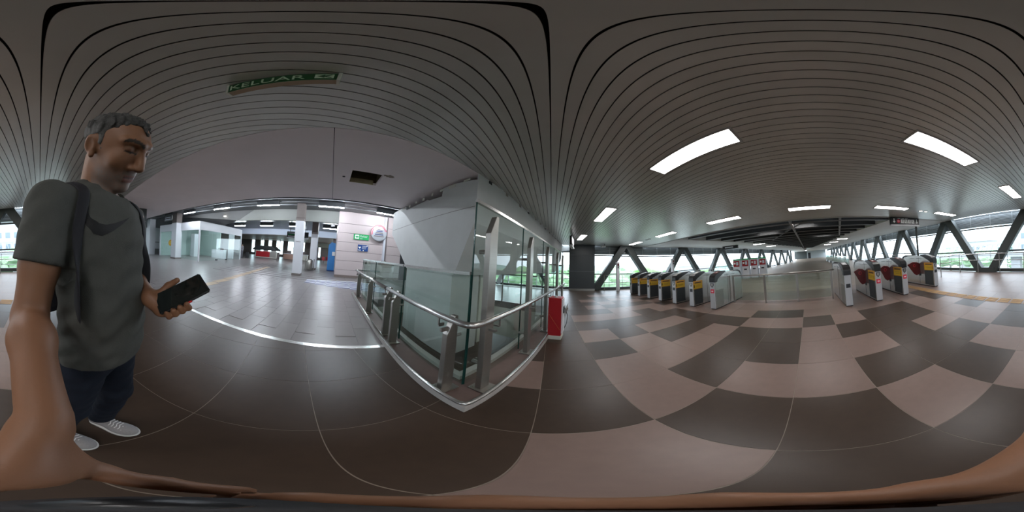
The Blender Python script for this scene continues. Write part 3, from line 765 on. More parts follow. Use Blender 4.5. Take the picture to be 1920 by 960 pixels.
# ------------------------------------------------------------------ signs
# exit sign
xs_ = thing('exit_sign', 'green KELUAR exit sign hanging from the slat ceiling', 'sign', BL(-.39, .775, CZ), RB)
MB().box(-.30,.30,0,.045,-.145,-.012).build('housing', M_capw, xs_)
MB().box(-.298,.298,-.004,0,-.143,-.012).build('green_face', M_green, xs_)
MB().box(-.298,.298,.0,.046,-.150,-.145).build('underside', M_beige, xs_)
for s in (-1, 1): MB().box(.30*s-.008,.30*s+.008,-.008,.053,-.155,0).build('end_cap', M_capw, xs_)
text('letters', 'KELUAR', M_palelet, xs_, (-.075,-.0055,-.085), (math.pi/2,0,0), .118, .0008, sx=1.0)
ic = MB().box(.185,.275,-.006,-.004,-.118,-.038).build('pictogram_panel', M_palelet, xs_)
MB().add([(.195,-.0065,-.078),(.232,-.0065,-.045),(.232,-.0065,-.062),(.262,-.0065,-.045),(.268,-.0065,-.055),(.24,-.0065,-.078),(.268,-.0065,-.102),(.262,-.0065,-.112),(.232,-.0065,-.095),(.232,-.0065,-.112)], [tuple(range(10))]).build('running_arrow', M_green, ic)
# black hanging sign over the wide gate
sg = thing('hanging_sign', 'black overhead sign with white arrows and pictograms by the wide gate', 'sign', (6.0,-4.2,2.5))
MB().box(-.06,.06,-.78,.74,0,.33).build('box', M_black, sg); MB().box(-.07,.07,-.8,.76,-.04,0).build('lower_trim', M_white, sg)
for y in (.58,-.64):
    MB().add([(-.063,y-.02,.27),(-.063,y+.02,.27),(-.063,y+.02,.15),(-.063,y+.07,.15),(-.063,y,.07),(-.063,y-.07,.15),(-.063,y-.02,.15)], [tuple(range(7))]).build('down_arrow', M_wlet, sg)
MB().lathe([(.085,-.061),(.085,-.064)],20,(0,.36,.16),'x').build('no_entry', M_redsign, sg)
MB().box(-.068,-.064,.31,.41,.145,.175).build('no_entry_bar', M_wlet, sg)
for k in range(4):
    y = .16-.19*k; p = MB().box(-.065,-.061,y-.08,y+.08,.07,.24).build('pictogram', M_wlet, sg)
    MB().bar((-.067,y-.03,.1),(-.067,y+.03 if k % 2 else y,.18),.02,.003,up=(1,0,0)).lathe([(.016,-.068),(.016,-.066)],8,(0,y,.2),'x').build('figure', M_black, p)
for q in range(3): MB().box(-.064,-.061,.25-.2*q,.40-.2*q,.275,.29).build('word_line', M_wlet, sg)
for y in (-.5,.5): MB().tube([(0,y,.33),(0,y,.36)],.02,8).build('hanger', M_black, sg)
sp = thing('sign_pole', 'slim dark pole below the black overhead sign', 'pole', (6.16,-4.95,0))
MB().tube([(0,0,0),(0,0,2.78)],.05,12).build('shaft', M_truss, sp, smooth=True); MB().lathe([(.11,0),(.11,.015)],14).build('base_plate', M_truss, sp)
# hanging sign near the dark block
hs2 = thing('hanging_board', 'dark double sided sign board hanging before the dark block', 'sign', BL(7.4,.72,2.3), RB)
MB().box(-.5,.5,-.05,.05,.08,.46).build('board', M_black, hs2); MB().box(-.5,.5,-.07,.07,0,.06).build('pale_trim', M_white, hs2)  # lower trim is plain white paint
MB().box(-.45,.45,-.054,-.05,.14,.4).build('sign_face', M_pale, hs2)
build_each(MB().tube([(.3,0,.46),(.3,0,.53)],.02,8).tube([(-.3,0,.46),(-.3,0,.53)],.02,8), 'hanger', M_black, hs2)
# cctv below slat ceiling
def cctv(label, loc, rot):
    t = thing('security_camera', label, 'camera', loc, rot)
    MB().tube([(0,0,0),(0,0,-.1)],.02,8).build('stem', M_blackm, t); MB().box(-.05,.2,-.05,.05,-.2,-.1).build('housing', M_white, t, bevel=.01)
    MB().lathe([(.035,.2),(.035,.23),(.03,.23)],14,(0,0,-.15),'x').build('lens', M_black, t)
cctv('security camera under the slats beside the dark block', (3.1,9.2,CZ), 2.5)
cctv('security camera on the pink panelled wall edge', BL(.0,9.9,3.21), RB+2.4)

# ------------------------------------------------------------------ concourse shell
CC = 3.95
cs = thing('ceiling_concourse', 'dark reflective concourse ceiling with lamp strips', 'ceiling', BL(0,0), RB, kind='structure')
MB().box(-26,10.6,4.43,9.8,CC,CC+.08).build('panel', M_darkceil, cs)
for k in range(8): MB().box(-20,6,4.9+.55*k,4.93+.55*k,CC-.03,CC).build('metal_fin', M_louvre, cs)
MB().box(-26,10.6,9.8,20.1,4.05,4.12).build('panel', M_darkceil, cs)
MB().box(-26,10.6,20,34,3.25,3.3).build('far_soffit', mat('far_soffit',(.42,.33,.27),.5), cs)
MB().prism([(-5.24,CC),(-6.46,3.21),(.28,3.21),(.28,CC)], 9.8, 10.0, 'y').build('bulkhead', mat('bulkhead_grey',(.22,.225,.21),.7), cs)
MB().add([(-5.24,9.79,3.94),(-6.46,9.79,3.21),(-9.1,11.5,3.16),(-13.0,9.6,3.94),(-5.24,9.99,4.04),(-6.46,9.99,3.31),(-9.1,11.7,3.26),(-13.0,9.8,4.04)], [(0,1,2,3),(7,6,5,4),(0,4,5,1),(1,5,6,2),(2,6,7,3),(3,7,4,0)]).build('sloping_soffit', mat('slope_grey',(.10,.10,.098),.6), cs)
MB().lathe([(.09,3.60),(.09,3.56)],14,(-7.6,9.66,0)).build('recess_lamp', M_down, cs)
MB().box(-26,10.6,20.0,20.15,3.25,4.06).build('fascia', mat('fascia_white',(.62,.68,.80),.5), cs)
tl = ['lamp tube on the concourse ceiling left of the white column','lamp tube on the concourse ceiling right of the white column','lamp tube on the concourse ceiling beside the white stair housing','lamp tube over the white glazed kiosk','lamp tube above the kiosk pillar','added fill lamp tube hidden behind the plaster edge, above the guide line','added fill lamp tube hidden behind the plaster edge, above the low glass','added fill lamp tube hidden behind the plaster edge, near the dark door block']
for k, (E, N) in enumerate(((-3.5,8.05),(-.2,8.1),(2.75,8.15),(-6.6,8.0),(-9.6,7.9),(-3.0,5.6),(0.6,5.6),(-6.6,5.6))):  # last three tubes are unseen extras, added to brighten the concourse
    t = thing('lamp_tube', tl[k], 'light', BL(E,N,3.70), RB, 'concourse lamp tubes')
    MB().box(-.63,.63,-.05,.05,.02,.25).build('batten', M_darkceil, t); MB().tube([(-.62,0,0),(.62,0,0)],.018,10).build('tube', M_tube, t)
for k, (E, N) in enumerate(((-9.9,15.4),(-6.7,15.4),(-3.6,15.4),(-.3,15.4))):
    t = thing('lamp_tube', 'lamp tube in the dark ceiling before the white fascia, %s of four' % ['first','second','third','fourth'][k], 'light', BL(E,N,3.72), RB, 'far lamp tubes')
    MB().box(-.7,.7,-.06,.06,.02,.33).build('batten', M_darkceil, t); MB().tube([(-.68,0,0),(.68,0,0)],.03,10).build('tube', M_tube, t)
# side and back walls
cw = thing('wall_concourse', 'back wall of the concourse with tall bright window slots', 'wall', BL(0,0), RB, kind='structure')
edges = [-26,-17.2,-16.4,-15.0,-14.2,-13.2,-12.4,-11.4,-9.9,-8.9,-7.7,-6.7,-5.4,-4.2,-3.4,-2.6,-2.2,-.3,.1]
for a, b in zip(edges[0::2], edges[1::2]): MB().box(a,b,32,32.3,0,3.3).build('wall_pier', mat('far_pier',(.20,.17,.16),.7), cw)
MB().box(-26,.1,32,32.2,0,.5).build('wall_base', M_joint, cw)
for a, b in zip(edges[1:-1:2], edges[2::2]): MB().quad((a,32.1,.5),(b,32.1,.5),(b,32.1,2.9),(a,32.1,2.9)).build('pane', M_glass_k, cw)
ww = thing('wall_white', 'plain white wall at the far kiosk side of the concourse', 'wall', BL(0,0), RB, kind='structure')
MB().box(-26.2,-26,4,34,0,4.1).build('panel', M_white, ww)
MB().box(-24,-16.6,8.4,8.6,0,3.1).build('panel', M_white, ww); MB().box(-16.9,-16.2,7.9,8.6,0,3.95).build('pilaster', M_white, ww)
MB().box(-24,-9.4,3.2,3.4,0,3.95).build('side_panel', M_dark, ww)
pk = thing('wall_pink', 'pink horizontal panelled wall with signs and a round mirror', 'wall', BL(0,9.6), RB, kind='structure')
zs = [.12,.44,.99,1.55,2.10,2.65,3.21,3.95]
for a, b in zip(zs[:-1], zs[1:]):
    MB().box(.27,4.3,0,.12,a+.008,b-.008).build('panel', M_pink, pk, bevel=.004)
    MB().box(.27,.35,.12,3.2,a+.008,b-.008).build('return_panel', M_pink, pk)
MB().box(.28,4.29,.03,.12,.12,3.95).build('joint_backing', M_joint, pk); MB().box(.26,4.3,-.02,.12,0,.12).build('skirting', M_skirt, pk)
MB().box(4.3,8,.0,.1,0,3.95).build('dark_recess', M_blackm, pk)
dp = thing('drain_pipe', 'pale vertical pipe casing on the pink wall', 'pipe', BL(3.2,9.6,1.15), RB)
MB().box(-.14,-.02,-.14,0,0,2.75).build('casing', M_pale, dp); MB().box(-.02,.1,-.06,0,0,2.75).build('shadow_gap', M_joint, dp); MB().box(-.16,.1,-.16,0,-.06,0).build('outlet', M_blackm, dp)
mr_ = thing('convex_mirror', 'round sign disc with red top rim on the pink wall', 'sign', BL(2.70,9.45,2.82), RB)
MB().lathe([(.5,-.0),(.5,-.05),(.45,-.07),(.2,-.085),(.02,-.09)],32,(0,0,0),'y').build('disc', mat('mirror_face',(.62,.64,.68),.25,metal=.4), mr_, smooth=True)
b = MB()
for k in range(16):
    a0, a1 = math.pi*k/16*1.0+.3, math.pi*(k+1)/16+.3
    b.add([(.4*math.cos(a0),-.078,.4*math.sin(a0)),(.5*math.cos(a0),-.055,.5*math.sin(a0)),(.5*math.cos(a1),-.055,.5*math.sin(a1)),(.4*math.cos(a1),-.078,.4*math.sin(a1))],[(0,1,2,3)])
b.build('red_rim', M_redsign, mr_)
for q in range(5): MB().box(-.3+.04*q,.3-.03*q,-.1,-.092,-.22+.1*q,-.17+.1*q).build('line_mark', M_stripe if q % 2 else M_joint, mr_)
MB().tube([(0,0,0),(0,.16,0)],.03,8).build('bracket', M_blackm, mr_)
gs = thing('exit_board', 'bright green Keluar board on the pink wall', 'sign', BL(1.68,9.57,2.47), RB)
MB().box(-.46,.46,-.03,0,-.16,.16).build('board', M_green2, gs)
p = MB().box(-.38,-.14,-.034,-.03,-.12,.12).build('arrow_panel', M_wlet, gs)
MB().add([(-.36,-.036,0),(-.26,-.036,.09),(-.26,-.036,.04),(-.17,-.036,.04),(-.17,-.036,-.04),(-.26,-.036,-.04),(-.26,-.036,-.09)],[tuple(range(7))]).build('arrow', M_green2, p)
text('board_word', 'Keluar', M_wlet, gs, (.15,-.034,.05), (math.pi/2,0,0), .17); text('board_small', 'Exit', M_wlet, gs, (.0,-.034,-.09), (math.pi/2,0,0), .09)
bs = thing('aed_board', 'blue board with white heart symbol on the pink wall', 'sign', BL(1.83,9.57,1.83), RB)
MB().box(-.31,.31,-.03,0,-.19,.19).build('board', M_blue, bs)
MB().add([(-.2,-.034,-.06),(-.28,-.034,.03),(-.26,-.034,.08),(-.2,-.034,.05),(-.14,-.034,.08),(-.12,-.034,.03)],[tuple(range(6))]).build('heart', M_wlet, bs)
for q in range(3): MB().box(-.06,.24-.03*q,-.033,-.03,.09-.07*q,.115-.07*q).build('word_line', M_pale, bs)
for (x,z) in ((-.27,-.14),(-.17,-.14),(.03,-.15),(.25,.14)): MB().box(x-.03,x+.03,-.033,-.03,z-.025,z+.025).build('small_mark', M_wlet, bs)
# columns
def column(name, label, E, N, w, hw, ht):
    t = thing(name, label, 'column', BL(E,N), RB, kind='structure')
    MB().box(-w,w,-w,w,.12,hw).build('shaft', M_white, t, bevel=.01); MB().box(-w-.01,w+.01,-w-.01,w+.01,0,.12).build('base', M_brownstone, t)
    MB().box(-w+.01,w-.01,-w+.01,w-.01,hw,ht).build('upper_shaft', M_brownstone, t)
    MB().box(-w-.003,w+.003,-w-.003,w+.003,hw+.15,hw+.18).build('band', M_joint, t)
    return t
c1 = column('column', 'white square column with brown upper part before the pink wall', -1.79, 8.68, .225, 2.95, 3.95)
text('column_mark', 'awas', M_joint, c1, (-.02,-.228,1.83), (math.pi/2,0,0), .14)
column('column', 'slimmer white column behind the first, near the blue box', -1.40, 12.7, .25, 2.75, 4.05)
# blue box and steel bin
bx = thing('blue_cabinet', 'tall sky blue cabinet with a sloping top beside the pink wall', 'cabinet', BL(.05,13.0), RB)
MB().prism([(-.32,0),(.30,0),(.30,2.15),(-.1,2.25),(-.32,2.0)], -.35, .35, 'y').build('body', M_skyblue, bx, bevel=.02); MB().box(-.33,.31,-.36,.36,0,.08).build('plinth', M_blue, bx)
MB().box(.0,.25,-.36,-.35,1.2,1.5).build('label_plate', M_wlet, bx)
bn = thing('steel_bin', 'round steel bin in front of the slimmer column', 'bin', BL(-1.5,11.6), RB)
MB().lathe([(.2,.05),(.22,.1),(.22,.75),(.15,.82),(.1,.83)],20).build('drum', M_steel_b, bn, smooth=True); build_each(MB().tube([(-.3,0,0),(-.3,0,.85)],.03,8).tube([(.3,0,0),(.3,0,.85)],.03,8), 'frame', M_steel_b, bn)
# glazed kiosk
kk = thing('kiosk', 'white framed glazed kiosk with greenish glass', 'kiosk', BL(-9.0,8.5), RB)
MB().box(-6.0,0,0,.15,2.45,3.1).build('front_header', M_white, kk); MB().box(-.15,0,.15,6.0,2.45,3.1).build('side_header', M_white, kk)
MB().box(-6.0,0,0,6.0,3.08,3.12).build('roof', M_white, kk)
for (x,y) in ((-.1,0),(-6.0,0),(-.1,5.9)): MB().box(x,x+.1,y,y+.1,0,2.45).build('corner_post', M_white, kk)
MB().box(-3.05,-2.35,-.5,.15,.1,3.1).build('pillar', M_white, kk); MB().box(-3.07,-2.33,-.52,.15,0,.1).build('pillar_base', M_brownstone, kk)
MB().box(-3.03,-2.37,-.48,.1,3.12,3.95).build('pillar_top', M_brownstone, kk)
for a, b in ((-5.9,-3.05),(-2.35,-1.2),(-1.18,-.1)): MB().quad((a,.08,.03),(b,.08,.03),(b,.08,2.45),(a,.08,2.45)).build('pane', M_glass_k, kk)
for a, b in ((.1,1.5),(1.52,2.9),(2.92,4.3),(4.32,5.9)): MB().quad((-.05,a,.03),(-.05,b,.03),(-.05,b,2.45),(-.05,a,2.45)).build('pane', M_glass_k, kk)
for y in (2.2,3.6): MB().box(-.09,-.02,y-.12,y+.12,.03,.12).build('door_hinge', M_black, kk)
MB().box(-6.0,-2.8,5.9,6.0,0,3.1).build('back_panel', mat('kiosk_inner',(.55,.66,.62),.6), kk); MB().box(-1.6,-.9,5.9,6.0,0,3.1).build('back_panel', M_white, kk)
MB().box(-6.0,-5.9,.1,6.0,0,3.1).build('end_panel', mat('kiosk_inner',(.55,.66,.62),.6), kk)
MB().box(-2.8,-.9,4.6,4.7,0,.9).build('inner_counter', M_white, kk); MB().box(-4.5,-3.9,3,3.6,0,2.45).build('inner_post', M_white, kk)
ob = MB().lathe([(.42,.06),(.42,.07)],20,(0,0,0),'y').mesh('logo_plate')
o = link('logo_plate', ob, mat('logo_amber',(.85,.42,.02),.5), kk, (-3.9,-.0,1.35)); o.scale = (1.1,1,.72)
for q in range(3): MB().box(-.28,.28,.052,.058,-.2+.16*q,-.1+.16*q).build('logo_word', mat('logo_yellow',(.9,.75,.1),.5), o)
kl = thing('kiosk_fill_lamp', 'added fill lamp tube inside the glazed kiosk', 'light', BL(-11.0,10.8,2.9), RB)  # extra lamp added to brighten the kiosk interior
MB().box(-.63,.63,-.05,.05,.02,.18).build('batten', M_white, kl); MB().tube([(-.62,0,0),(.62,0,0)],.03,10).build('tube', M_tube, kl)
# small hanging sign by the kiosk
s3 = thing('hanging_sign', 'small dark direction sign above the kiosk pillar', 'sign', BL(-11.7,7.4,3.2), RB)
MB().box(-.55,.55,-.04,.04,0,.42).build('board', M_black, s3); MB().box(-.55,.55,-.04,.04,.6,.75).build('upper_bar', M_black, s3)
for q in range(2): MB().box(-.45,.4,-.045,-.04,.1+.16*q,.15+.16*q).build('word_line', M_pale, s3)
build_each(MB().tube([(-.5,0,.42),(-.5,0,.6)],.015,6).tube([(.5,0,.42),(.5,0,.6)],.015,6), 'hanger', M_black, s3)
s4 = thing('hanging_sign', 'dark display board hanging beside the white column', 'sign', BL(-3.2,14.6,2.55), RB)
MB().box(-1.0,1.0,-.05,.05,0,.55).build('board', M_black, s4); MB().box(-1.0,1.0,-.07,.07,-.06,0).build('lower_trim', M_white, s4)
for q in range(3): MB().box(-.9,.0,-.056,-.05,.1+.14*q,.16+.14*q).build('word_line', M_green2 if q == 1 else M_pale, s4)
build_each(MB().box(-.9,.9,-.03,.03,.75,.8).tube([(-.7,0,.55),(-.7,0,1.5)],.025,6).tube([(.7,0,.55),(.7,0,1.5)],.025,6), 'hanger', M_black, s4)
# stall with red front and black canopy
st = thing('market_stall', 'stall with black canopy and red front panel in the far concourse', 'stall', BL(-9.0,20.9), RB)
MB().prism([(-2.0,1.15),(1.9,1.15),(1.1,1.75),(-1.3,1.75)], -.2, 1.6, 'y').build('canopy', M_black, st)
MB().box(-1.35,.75,-.12,-.06,.22,.98).build('red_front', M_red, st); MB().box(.75,1.7,-.12,-.06,.22,.98).build('grey_front', M_steel_b, st)
fr = MB()
for (a,b,c,d) in ((-1.42,1.78,.12,.2),(-1.42,1.78,1.0,1.08),(-1.42,-1.35,.2,1.0),(1.71,1.78,.2,1.0)): fr.box(a,b,-.14,-.06,c,d)
build_each(fr, 'pale_frame', M_cream, st); MB().box(-1.35,1.7,-.06,1.4,0,.95).build('counter', M_joint, st)
for x in (-1.3,1.6): MB().tube([(x,1.5,0),(x,1.5,2.9)],.05,6).build('tall_pole', M_joint, st)
MB().tube([(-1.3,1.5,2.9),(1.6,1.5,2.9)],.04,6).build('top_bar', M_joint, st)
for k, (E,N,lab,m) in enumerate(((-6.2,23.4,'low wooden display counter beside the red fronted stall',mat('counter_wood',(.42,.25,.19),.6)),(-4.2,23.9,'pale display counter nearest the white column',M_cream))):
    t = thing('display_counter', lab, 'counter', BL(E,N), RB)
    MB().box(-.75,.75,-.4,.4,.08,.85).build('front', m, t); MB().box(-.8,.8,-.45,.45,.85,.92).build('top', M_pale, t); MB().box(-.7,.7,-.35,.35,0,.08).build('plinth', M_joint, t)
    MB().box(-.3,.3,-.1,.1,.92,1.35).build('display', M_joint, t)
for k in range(3):
    t = thing('plastic_chair', 'red and white chair by the far bright doorway, %s of three' % ['first','second','third'][k], 'chair', BL(-.95+.55*k,21.5+.2*k), RB+.4, 'far chairs')
    MB().box(-.2,.2,-.2,.2,.42,.46).build('seat', M_red, t); MB().box(-.2,.2,.17,.21,.46,.9).build('backrest', M_red, t)
    for a in (-.17,.17):
        for b in (-.17,.17): MB().tube([(a,b,0),(a,b,.42)],.015,6).build('leg', M_white, t)
gp = thing('wall_glazed', 'bright glazed doorway in the far concourse', 'wall', BL(0,0), RB, kind='structure')
MB().box(.1,.35,21,21.3,0,3.25).build('jamb', M_joint, gp); MB().box(-3,.3,30,30.1,2.4,3.25).build('transom', M_cream, gp); MB().box(.35,6,21,21.2,0,3.25).build('side_panel', M_joint, gp)

# gantry sign far over the walkway
s5 = thing('hanging_sign', 'dark gantry sign hanging over the far ticket machines', 'sign', (12.6,6.4,2.75))
MB().box(-.06,.06,-.75,.75,0,.3).build('board', M_black, s5); MB().box(-.065,-.06,-.3,.5,.1,.2).build('word_line', M_pale, s5)
build_each(MB().tube([(0,-.6,.3),(0,-.6,.42)],.03,6).tube([(0,.6,.3),(0,.6,.42)],.03,6), 'hanger', M_black, s5)
# blue and white striped floor sheets
for k in range(7):
    E0 = -1.05+.47*k; N0 = 6.75-.17*k
    t = thing('striped_floor_sheet', 'blue and white striped floor sheet, %s from the white column' % ['first','second','third','fourth','fifth','sixth','seventh'][k], 'floor sheet', BL(E0,N0,0), RB, 'striped floor sheets')
    n = 4+min(k, 4)*1
    D = .95+.28*min(k,4)
    MB().box(0,.465,0,D,0,.003).build('sheet', M_pale, t)
    q = 0
    while q*.28+.15 < D:
        MB().box(.0,.465,.03+q*.28,.03+q*.28+.13,.003,.0045).build('stripe', M_stripe, t); q += 1

# ------------------------------------------------------------------ outdoors
gd = thing('ground', 'pale ground and road far below the walkway', 'ground', (0,0,-6), kind='structure')
MB().quad((-300,-300,0),(300,-300,0),(300,300,0),(-300,300,0)).build('ground_plane', M_ground, gd)
MB().quad((-100,-24,.02),(200,-24,.02),(200,-14,.02),(-100,-14,.02)).build('road', M_road, gd)
def blob(name, m, parent, c, r, seed, sub=3):
    bm = bmesh.new(); bmesh.ops.create_icosphere(bm, subdivisions=sub, radius=1.0)
    rnd = random.Random(seed); ph = [rnd.uniform(0, 6.28) for _ in range(9)]
    for v in bm.verts:
        n = v.co.normalized()
        k = 1+.14*math.sin(5*n.x+ph[0])*math.sin(6*n.y+ph[1])+.12*math.sin(9*n.z+ph[2]+4*n.x)+.08*math.sin(15*n.x+ph[3])*math.sin(14*n.z+ph[4])+rnd.uniform(-.07,.07)
        v.co = Vector((c[0]+n.x*k*r[0], c[1]+n.y*k*r[1], c[2]+n.z*k*r[2]))
    me = bpy.data.meshes.new(name); bm.to_mesh(me); bm.free()
    return link(name, me, m, parent, smooth=False)
trees = [(-6,-29,7,5,'bright bushy tree beyond the windows behind the man',1),(6,-30,5,4.4,'pale tree beyond the second truss window',0),(19,-34,5.5,4.4,'pale tree past the wide gate window',0),(32,-38,6,5,'hazy tree far past the black overhead sign',0),
         (11,30,6.4,4.6,'rounded pale tree behind the white post',0),(22,34,6.0,4.8,'rounded pale tree behind the seven gates',1),(34,40,5.8,5,'hazy tree farther along behind the gates',0),(0,34,5.4,4.4,'tree at the edge of the dark block window',0),(48,36,5.2,5,'low tree far behind the ticket machines',1)]
for k, (x, y, h, r, l, mi) in enumerate(trees):
    t = thing('tree', l, 'tree', (x, y, -6), 0, 'trees outside the walkway')
    MB().tube([(0,0,0),(.1,.1,h*.7)],[.35,.2],8).build('trunk', mat('bark',(.2,.15,.1),.9), t)
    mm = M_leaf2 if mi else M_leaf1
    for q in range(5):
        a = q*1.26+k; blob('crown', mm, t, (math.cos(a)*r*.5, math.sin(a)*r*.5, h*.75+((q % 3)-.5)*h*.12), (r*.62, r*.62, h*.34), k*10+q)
for k, (x, y, hh, l) in enumerate(((0,120,12,'soft hazy hill beyond the gate side windows'),(60,-150,15,'soft hazy hill beyond the tree side windows'),(110,90,11,'low hazy hill along the walkway'))):
    t = tag(blob('hill', M_hill, None, (x, y, -8), (90, 40, hh), 300+k), l, 'hill', kind='structure')
# building behind the end windows / through tall glass
for k, (E, N) in enumerate(((24,10),(40,2),(38,19))):
    x, y, z = BL(E, N, -6)
    t = thing('tree', ['tree seen through the tall glass, nearer the housing','tree seen through the tall glass, nearer the dark block','tree seen through the glass far behind the housing'][k], 'tree', (x, y, z), 0, 'trees outside the walkway')
    MB().tube([(0,0,0),(.1,.1,4.5)],[.35,.2],8).build('trunk', mat('bark',(.2,.15,.1),.9), t)
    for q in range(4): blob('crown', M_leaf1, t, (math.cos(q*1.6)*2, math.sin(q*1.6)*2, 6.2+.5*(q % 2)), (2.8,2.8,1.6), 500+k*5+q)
vd = thing('footbridge', 'pale footbridge with lattice parapet parallel to the walkway', 'bridge', (0,-20,0))
MB().box(-60,60,-1.2,1.2,-.2,.3).build('deck', M_bldg, vd); MB().box(-60,60,1.1,1.2,1.35,1.5).build('top_rail', M_bldg, vd)
for k in range(60):
    x = -14+k*.7; MB().bar((x,1.15,.3),(x+.35,1.15,1.4),.06,.06).bar((x+.35,1.15,1.4),(x+.7,1.15,.3),.06,.06).build('lattice', M_bldg, vd)
for x in (-30,-12,6,24,42): MB().box(x-.6,x+.6,-.6,.6,-6,-.2).build('pier', M_bldg, vd)
for k, (x, y, w, d, h, l) in enumerate(((9,-46,9,8,13,'pale block of flats beyond the footbridge'),(30,-52,12,8,9,'low pale building beyond the footbridge'),(62,52,14,8,8,'low pale building beyond the ticket machines'))):
    t = thing('building', l, 'building', (x, y, -6))
    MB().box(-w/2,w/2,-d/2,d/2,0,h).build('wall', M_bldg, t); MB().box(-w/2-.3,w/2+.3,-d/2-.3,d/2+.3,h,h+.3).build('roof', M_bldg, t)
    s = 1 if y < 0 else -1
    for fl in range(1, int(h/3)):
        for q in range(int(w/2.4)):
            MB().box(-w/2+.8+q*2.3,-w/2+2.0+q*2.3,min(s*d/2,s*(d/2+.06)),max(s*d/2,s*(d/2+.06)),fl*3-.2,fl*3+1.2).build('window', M_win, t)

